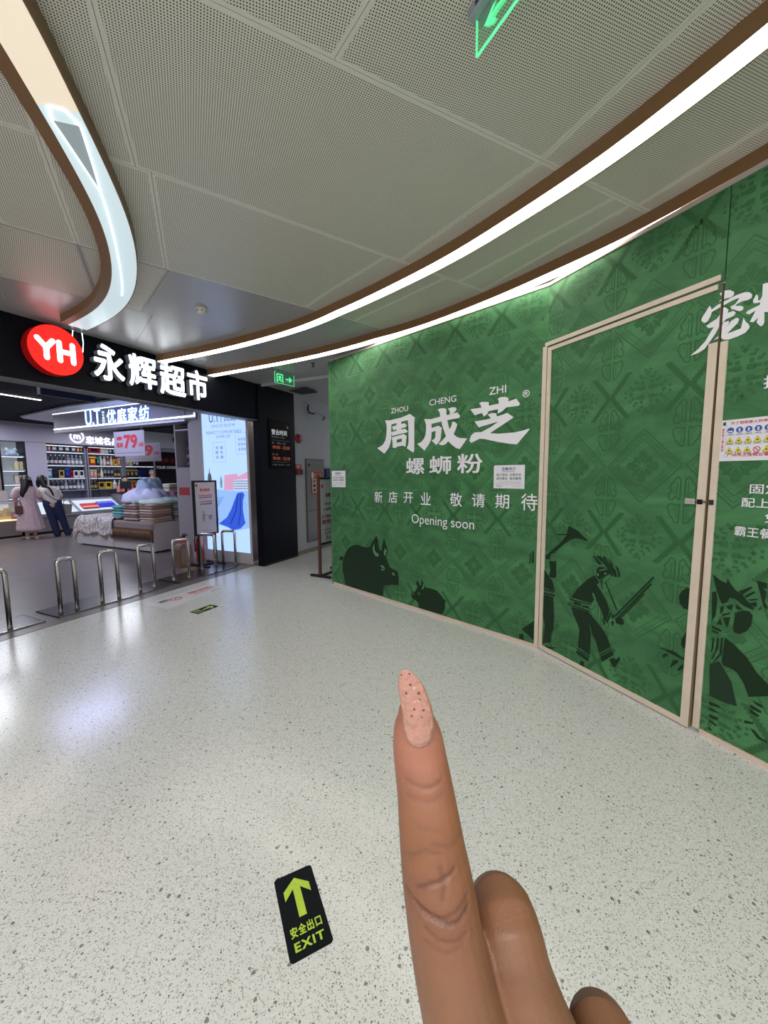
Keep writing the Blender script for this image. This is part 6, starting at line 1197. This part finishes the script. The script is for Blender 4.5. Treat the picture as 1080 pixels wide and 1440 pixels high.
# skeleton of the hand in its own metres: (x, y, z, radius) along each chain
HAND = {'index': [(-0.00277, 0.01738, -0.0045, 0.0042), (-0.00238, 0.01491, -0.0045, 0.00572), (-0.00165, 0.01126, -0.0042, 0.00666), (-0.00111, 0.00695, -0.0038, 0.00701), (0.00016, -0.00107, -0.0015, 0.00741), (0.00091, -0.00712, 0.0, 0.00785), (0.0017, -0.01356, 0.001, 0.00831), (0.00258, -0.01939, 0.0025, 0.00872), (0.00343, -0.02465, 0.004, 0.00893), (0.00468, -0.03277, 0.006, 0.00901), (0.00702, -0.04306, 0.009, 0.0093), (0.01044, -0.05675, 0.01, 0.01018), (0.01569, -0.07974, 0.01, 0.01232)], 'middle': [(0.0392, -0.09157, -0.024, 0.0095), (0.03229, -0.08276, -0.027, 0.0102), (0.02516, -0.05785, -0.018, 0.00947), (0.02124, -0.03838, -0.007, 0.00859), (0.02096, -0.03722, -0.0005, 0.00899), (0.02213, -0.04458, 0.0015, 0.00953), (0.0248, -0.05303, 0.004, 0.01016), (0.0323, -0.07274, 0.006, 0.01201), (0.03474, -0.08478, 0.008, 0.01259)], 'ring': [(0.07088, -0.12099, -0.024, 0.00905), (0.06529, -0.11259, -0.026, 0.00966), (0.05391, -0.08717, -0.014, 0.00874), (0.04861, -0.07024, -0.006, 0.00812), (0.04781, -0.06989, 0.0, 0.00894), (0.05137, -0.07734, 0.003, 0.00974), (0.05374, -0.09332, 0.006, 0.01158)], 'pinky': [(0.08577, -0.13887, -0.02, 0.00723), (0.08292, -0.13347, -0.022, 0.00779), (0.07071, -0.10328, -0.01, 0.00703), (0.06497, -0.08841, -0.003, 0.00677), (0.0662, -0.09124, 0.001, 0.00759), (0.07, -0.10734, 0.004, 0.00964)], 'thumb': [(0.051, -0.1208, -0.035, 0.00813), (0.03905, -0.12967, -0.036, 0.01092), (0.025, -0.13741, -0.03, 0.01091), (0.0135, -0.14325, -0.02, 0.01095), (0.01307, -0.15332, -0.008, 0.01281), (0.02591, -0.17135, 0.0, 0.01551)], 'palm': [[(0.01628, -0.0831, 0.008, 0.01385), (0.02409, -0.12454, 0.005, 0.01647), (0.03496, -0.1704, 0.004, 0.01664)], [(0.03474, -0.08478, 0.008, 0.01385), (0.03745, -0.12248, 0.006, 0.0163), (0.04022, -0.1704, 0.004, 0.01664)], [(0.05374, -0.09332, 0.006, 0.01286), (0.05182, -0.12974, 0.005, 0.01517), (0.04547, -0.1704, 0.004, 0.01577)], [(0.07, -0.10734, 0.004, 0.01051), (0.06299, -0.13887, 0.004, 0.01314), (0.04898, -0.1704, 0.004, 0.01489)], [(0.03036, -0.07011, -0.002, 0.00838), (0.04526, -0.085, -0.002, 0.00838)]], 'arm': [(0.03847, -0.16164, 0.004, 0.01839), (0.04229, -0.18522, 0.005, 0.01864), (0.04774, -0.23398, 0.006, 0.02144), (0.05347, -0.3031, 0.01, 0.0271), (0.05686, -0.35901, 0.012, 0.02891)], 'creases': [([(-0.00299, -0.01658), (0.00018, -0.01486), (0.00349, -0.01387), (0.00601, -0.01274)], 0.0005, 0.00042), ([(-0.00498, -0.01883), (-0.00147, -0.02042), (0.0025, -0.02081), (0.00614, -0.01976), (0.00892, -0.01843)], 0.0005, 0.00035), ([(-0.00288, -0.01998), (0.00072, -0.02076), (0.00399, -0.02161), (0.0066, -0.02135), (0.00889, -0.01998)], 0.0006, 0.00045), ([(-0.00125, -0.02325), (0.00235, -0.02462), (0.00595, -0.02462), (0.00804, -0.02397)], 0.0005, 0.0003), ([(-0.00471, -0.01114), (-0.00103, -0.00867), (0.00265, -0.00914)], 0.0006, 0.00022), ([(0.00097, -0.00726), (0.00532, -0.00833), (0.00766, -0.00767)], 0.0006, 0.0002), ([(0.0025, -0.01208), (0.00349, -0.01407), (0.00283, -0.01737)], 0.0007, 0.0003), ([(-0.00509, 0.00454), (-0.00121, 0.00377), (0.00162, 0.00377), (0.00373, 0.00447)], 0.0006, 0.0002), ([(-0.0005, 0.00348), (0.00232, 0.00405), (0.00373, 0.00454)], 0.0004, 0.0002), ([(-0.00474, 0.00136), (0.0002, 0.00101), (0.00373, 0.00172)], 0.0007, 0.00015), ([(-0.00237, -0.00432), (0.00298, -0.00499)], 0.0006, 0.00012), ([(-0.00168, -0.02573), (0.00318, -0.0267), (0.00706, -0.02541)], 0.0006, 0.0002)], 'nail': [(-0.00169, 0.01272, 0.00029), (-0.00176, 0.01344, 0.00217), (-0.00183, 0.01475, 0.00304), (-0.00183, 0.01656, 0.00362), (-0.00191, 0.01873, 0.00384), (-0.00212, 0.02091, 0.00384), (-0.00256, 0.02308, 0.00377), (-0.00314, 0.02504, 0.00362), (-0.00364, 0.02707, 0.00333), (-0.00415, 0.02852, 0.00297), (-0.00459, 0.02982, 0.00239), (-0.00495, 0.03098, 0.00152), (-0.00517, 0.03171, 0.00065), (-0.00524, 0.032, 0.00014)]}

# ------------------------------------------------------------------ the pointing hand close to the viewer
hand = bpy.data.objects.new('pointing_hand', None); COL.objects.link(hand)
tag(hand, 'hand close up with one raised index finger pointing, long glossy glittered nail', 'hand')
HP = Vector((0, 0, 1.5))+rt*((598-540)/548*.1)+up*((720-1111)/548*.1)+fw*.1   # ten centimetres in front of the viewer's eye
Mh = Matrix.Identity(4)
for i in range(3):
    Mh[i][0] = rt[i]; Mh[i][1] = up[i]; Mh[i][2] = -fw[i]; Mh[i][3] = HP[i]
hand.matrix_world = Mh
def skin():
    m = bpy.data.materials.new('skin'); m.use_nodes = True; nt = m.node_tree; b = nt.nodes['Principled BSDF']; N = nt.nodes.new; Lk = nt.links.new
    tc = N('ShaderNodeTexCoord'); sp_ = N('ShaderNodeSeparateXYZ'); Lk(tc.outputs['Object'], sp_.inputs[0])
    mr = N('ShaderNodeMapRange'); mr.inputs[1].default_value = -.035; mr.inputs[2].default_value = .012; Lk(sp_.outputs['Y'], mr.inputs[0])
    cr = N('ShaderNodeValToRGB'); e = cr.color_ramp.elements; e[0].color = (*lin((116, 78, 54)), 1); e[1].color = (*lin((150, 98, 78)), 1); e[1].position = 1
    x_ = e.new(.62); x_.color = (*lin((130, 84, 55)), 1); Lk(mr.outputs[0], cr.inputs[0])
    n = N('ShaderNodeTexNoise'); n.inputs['Scale'].default_value = 90; n.inputs['Detail'].default_value = 4; Lk(tc.outputs['Object'], n.inputs['Vector'])
    m2 = N('ShaderNodeMapRange'); m2.inputs[1].default_value = .3; m2.inputs[2].default_value = .7; m2.inputs[3].default_value = .93; m2.inputs[4].default_value = 1.07; Lk(n.outputs['Fac'], m2.inputs[0])
    vm = N('ShaderNodeVectorMath'); vm.operation = 'SCALE'; Lk(cr.outputs[0], vm.inputs[0]); Lk(m2.outputs[0], vm.inputs['Scale']); kn_ = N('ShaderNodeAttribute'); kn_.attribute_name = 'crease_shade_pigment'; km = N('ShaderNodeMix'); km.data_type = 'RGBA'; Lk(kn_.outputs['Fac'], km.inputs['Factor']); Lk(vm.outputs[0], km.inputs['A']); km.inputs['B'].default_value = (*lin((92, 54, 38)), 1); Lk(km.outputs['Result'], b.inputs['Base Color'])
    v = N('ShaderNodeTexVoronoi'); v.inputs['Scale'].default_value = 1500; mp = N('ShaderNodeMapping'); mp.inputs['Scale'].default_value = (1, .6, 1); Lk(tc.outputs['Object'], mp.inputs[0]); Lk(mp.outputs[0], v.inputs['Vector'])
    bp = N('ShaderNodeBump'); bp.inputs['Strength'].default_value = .25; bp.inputs['Distance'].default_value = .0002; Lk(v.outputs['Distance'], bp.inputs['Height']); Lk(bp.outputs[0], b.inputs['Normal'])
    b.inputs['Roughness'].default_value = .5; b.inputs['Subsurface Weight'].default_value = .12; b.inputs['Subsurface Radius'].default_value = (.003, .0012, .0006); b.inputs['Subsurface Scale'].default_value = 1
    return m
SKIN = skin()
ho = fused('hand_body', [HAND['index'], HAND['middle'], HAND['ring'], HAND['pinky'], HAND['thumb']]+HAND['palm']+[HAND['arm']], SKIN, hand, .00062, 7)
me = ho.data
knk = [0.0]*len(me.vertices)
# knuckle creases pressed into the finger, their shade and skin pigment painted in too
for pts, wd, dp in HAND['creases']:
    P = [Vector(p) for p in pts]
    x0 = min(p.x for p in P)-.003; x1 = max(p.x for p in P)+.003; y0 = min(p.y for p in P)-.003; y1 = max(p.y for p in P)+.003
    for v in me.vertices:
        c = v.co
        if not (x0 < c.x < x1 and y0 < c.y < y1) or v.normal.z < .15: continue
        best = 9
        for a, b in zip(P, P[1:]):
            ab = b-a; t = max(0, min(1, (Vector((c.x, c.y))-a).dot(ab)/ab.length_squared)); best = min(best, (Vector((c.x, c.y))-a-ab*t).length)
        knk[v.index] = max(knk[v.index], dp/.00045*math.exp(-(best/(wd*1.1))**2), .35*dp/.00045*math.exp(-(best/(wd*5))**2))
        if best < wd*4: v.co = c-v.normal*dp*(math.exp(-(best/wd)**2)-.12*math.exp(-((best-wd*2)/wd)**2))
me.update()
at_ = me.attributes.new('crease_shade_pigment', 'FLOAT', 'POINT')
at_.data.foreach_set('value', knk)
# nail: a long curved tapering plate
NM = bpy.data.materials.new('glossy_gel_nail'); NM.use_nodes = True; nt = NM.node_tree; b = nt.nodes['Principled BSDF']
b.inputs['Base Color'].default_value = (*lin((168, 120, 104)), 1); b.inputs['Roughness'].default_value = .07; b.inputs['Coat Weight'].default_value = 1; b.inputs['Subsurface Weight'].default_value = .2; b.inputs['Subsurface Radius'].default_value = (.003, .002, .0015); b.inputs['Subsurface Scale'].default_value = 1
tc = nt.nodes.new('ShaderNodeTexCoord'); n = nt.nodes.new('ShaderNodeTexNoise'); n.inputs['Scale'].default_value = 420; nt.links.new(tc.outputs['Object'], n.inputs['Vector']); bp = nt.nodes.new('ShaderNodeBump'); bp.inputs['Strength'].default_value = .8; bp.inputs['Distance'].default_value = .0015
nt.links.new(n.outputs['Fac'], bp.inputs['Height']); nt.links.new(bp.outputs[0], b.inputs['Normal'])
vs = []; fs = []; nu = 14; rows_ = []
NR = HAND['nail']; fine_ = []
for i in range(len(NR)-1):
    for k in range(4): t = k/4; fine_.append(tuple(NR[i][q]*(1-t)+NR[i+1][q]*t for q in range(3)))
fine_.append(NR[-1])
for (x, y, h) in fine_:
    for k in range(nu+1):
        q = (k/nu*2-1); dx = q*h; rise = .0036 if y < .022 else .0036-(y-.022)*.12
        vs.append((x+dx, y, rise-dx*dx/(2*.0052)-(.0007 if y < .0145 else 0)*(1-(y-.0127)/.0018)))
for i in range(len(fine_)-1):
    for k in range(nu): a = i*(nu+1)+k; fs.append((a, a+1, a+nu+2, a+nu+1))
na = finish('nail', vs, fs, NM, hand, smooth=True); so = na.modifiers.new('thick', 'SOLIDIFY'); so.thickness = .0007; so.offset = -1
gl = MB(); GLT = mat('bronze_glitter', (120, 74, 46), .3, .6)
for (x, y, r_) in ((-.0040, .0283, .00022), (-.0050, .0262, .00024), (-.0062, .0305, .00016), (-.0042, .0309, .00018), (-.0020, .0262, .00026), (-.0017, .0247, .00018), (-.0008, .0222, .00022), (-.0031, .0225, .0002), (-.0037, .0208, .00018), (-.0012, .0205, .00014)):
    r_ *= 1.7
    j = min(fine_, key=lambda q: abs(q[1]-y)); dx = x-j[0]; rise = .0036 if y < .022 else .0036-(y-.022)*.12
    gl.lathe([(r_, 0), (r_*.6, .00008)], 7, c=(x, y, rise-dx*dx/(2*.0052)+.00002))
gl.done('nail_glitter', GLT, na)
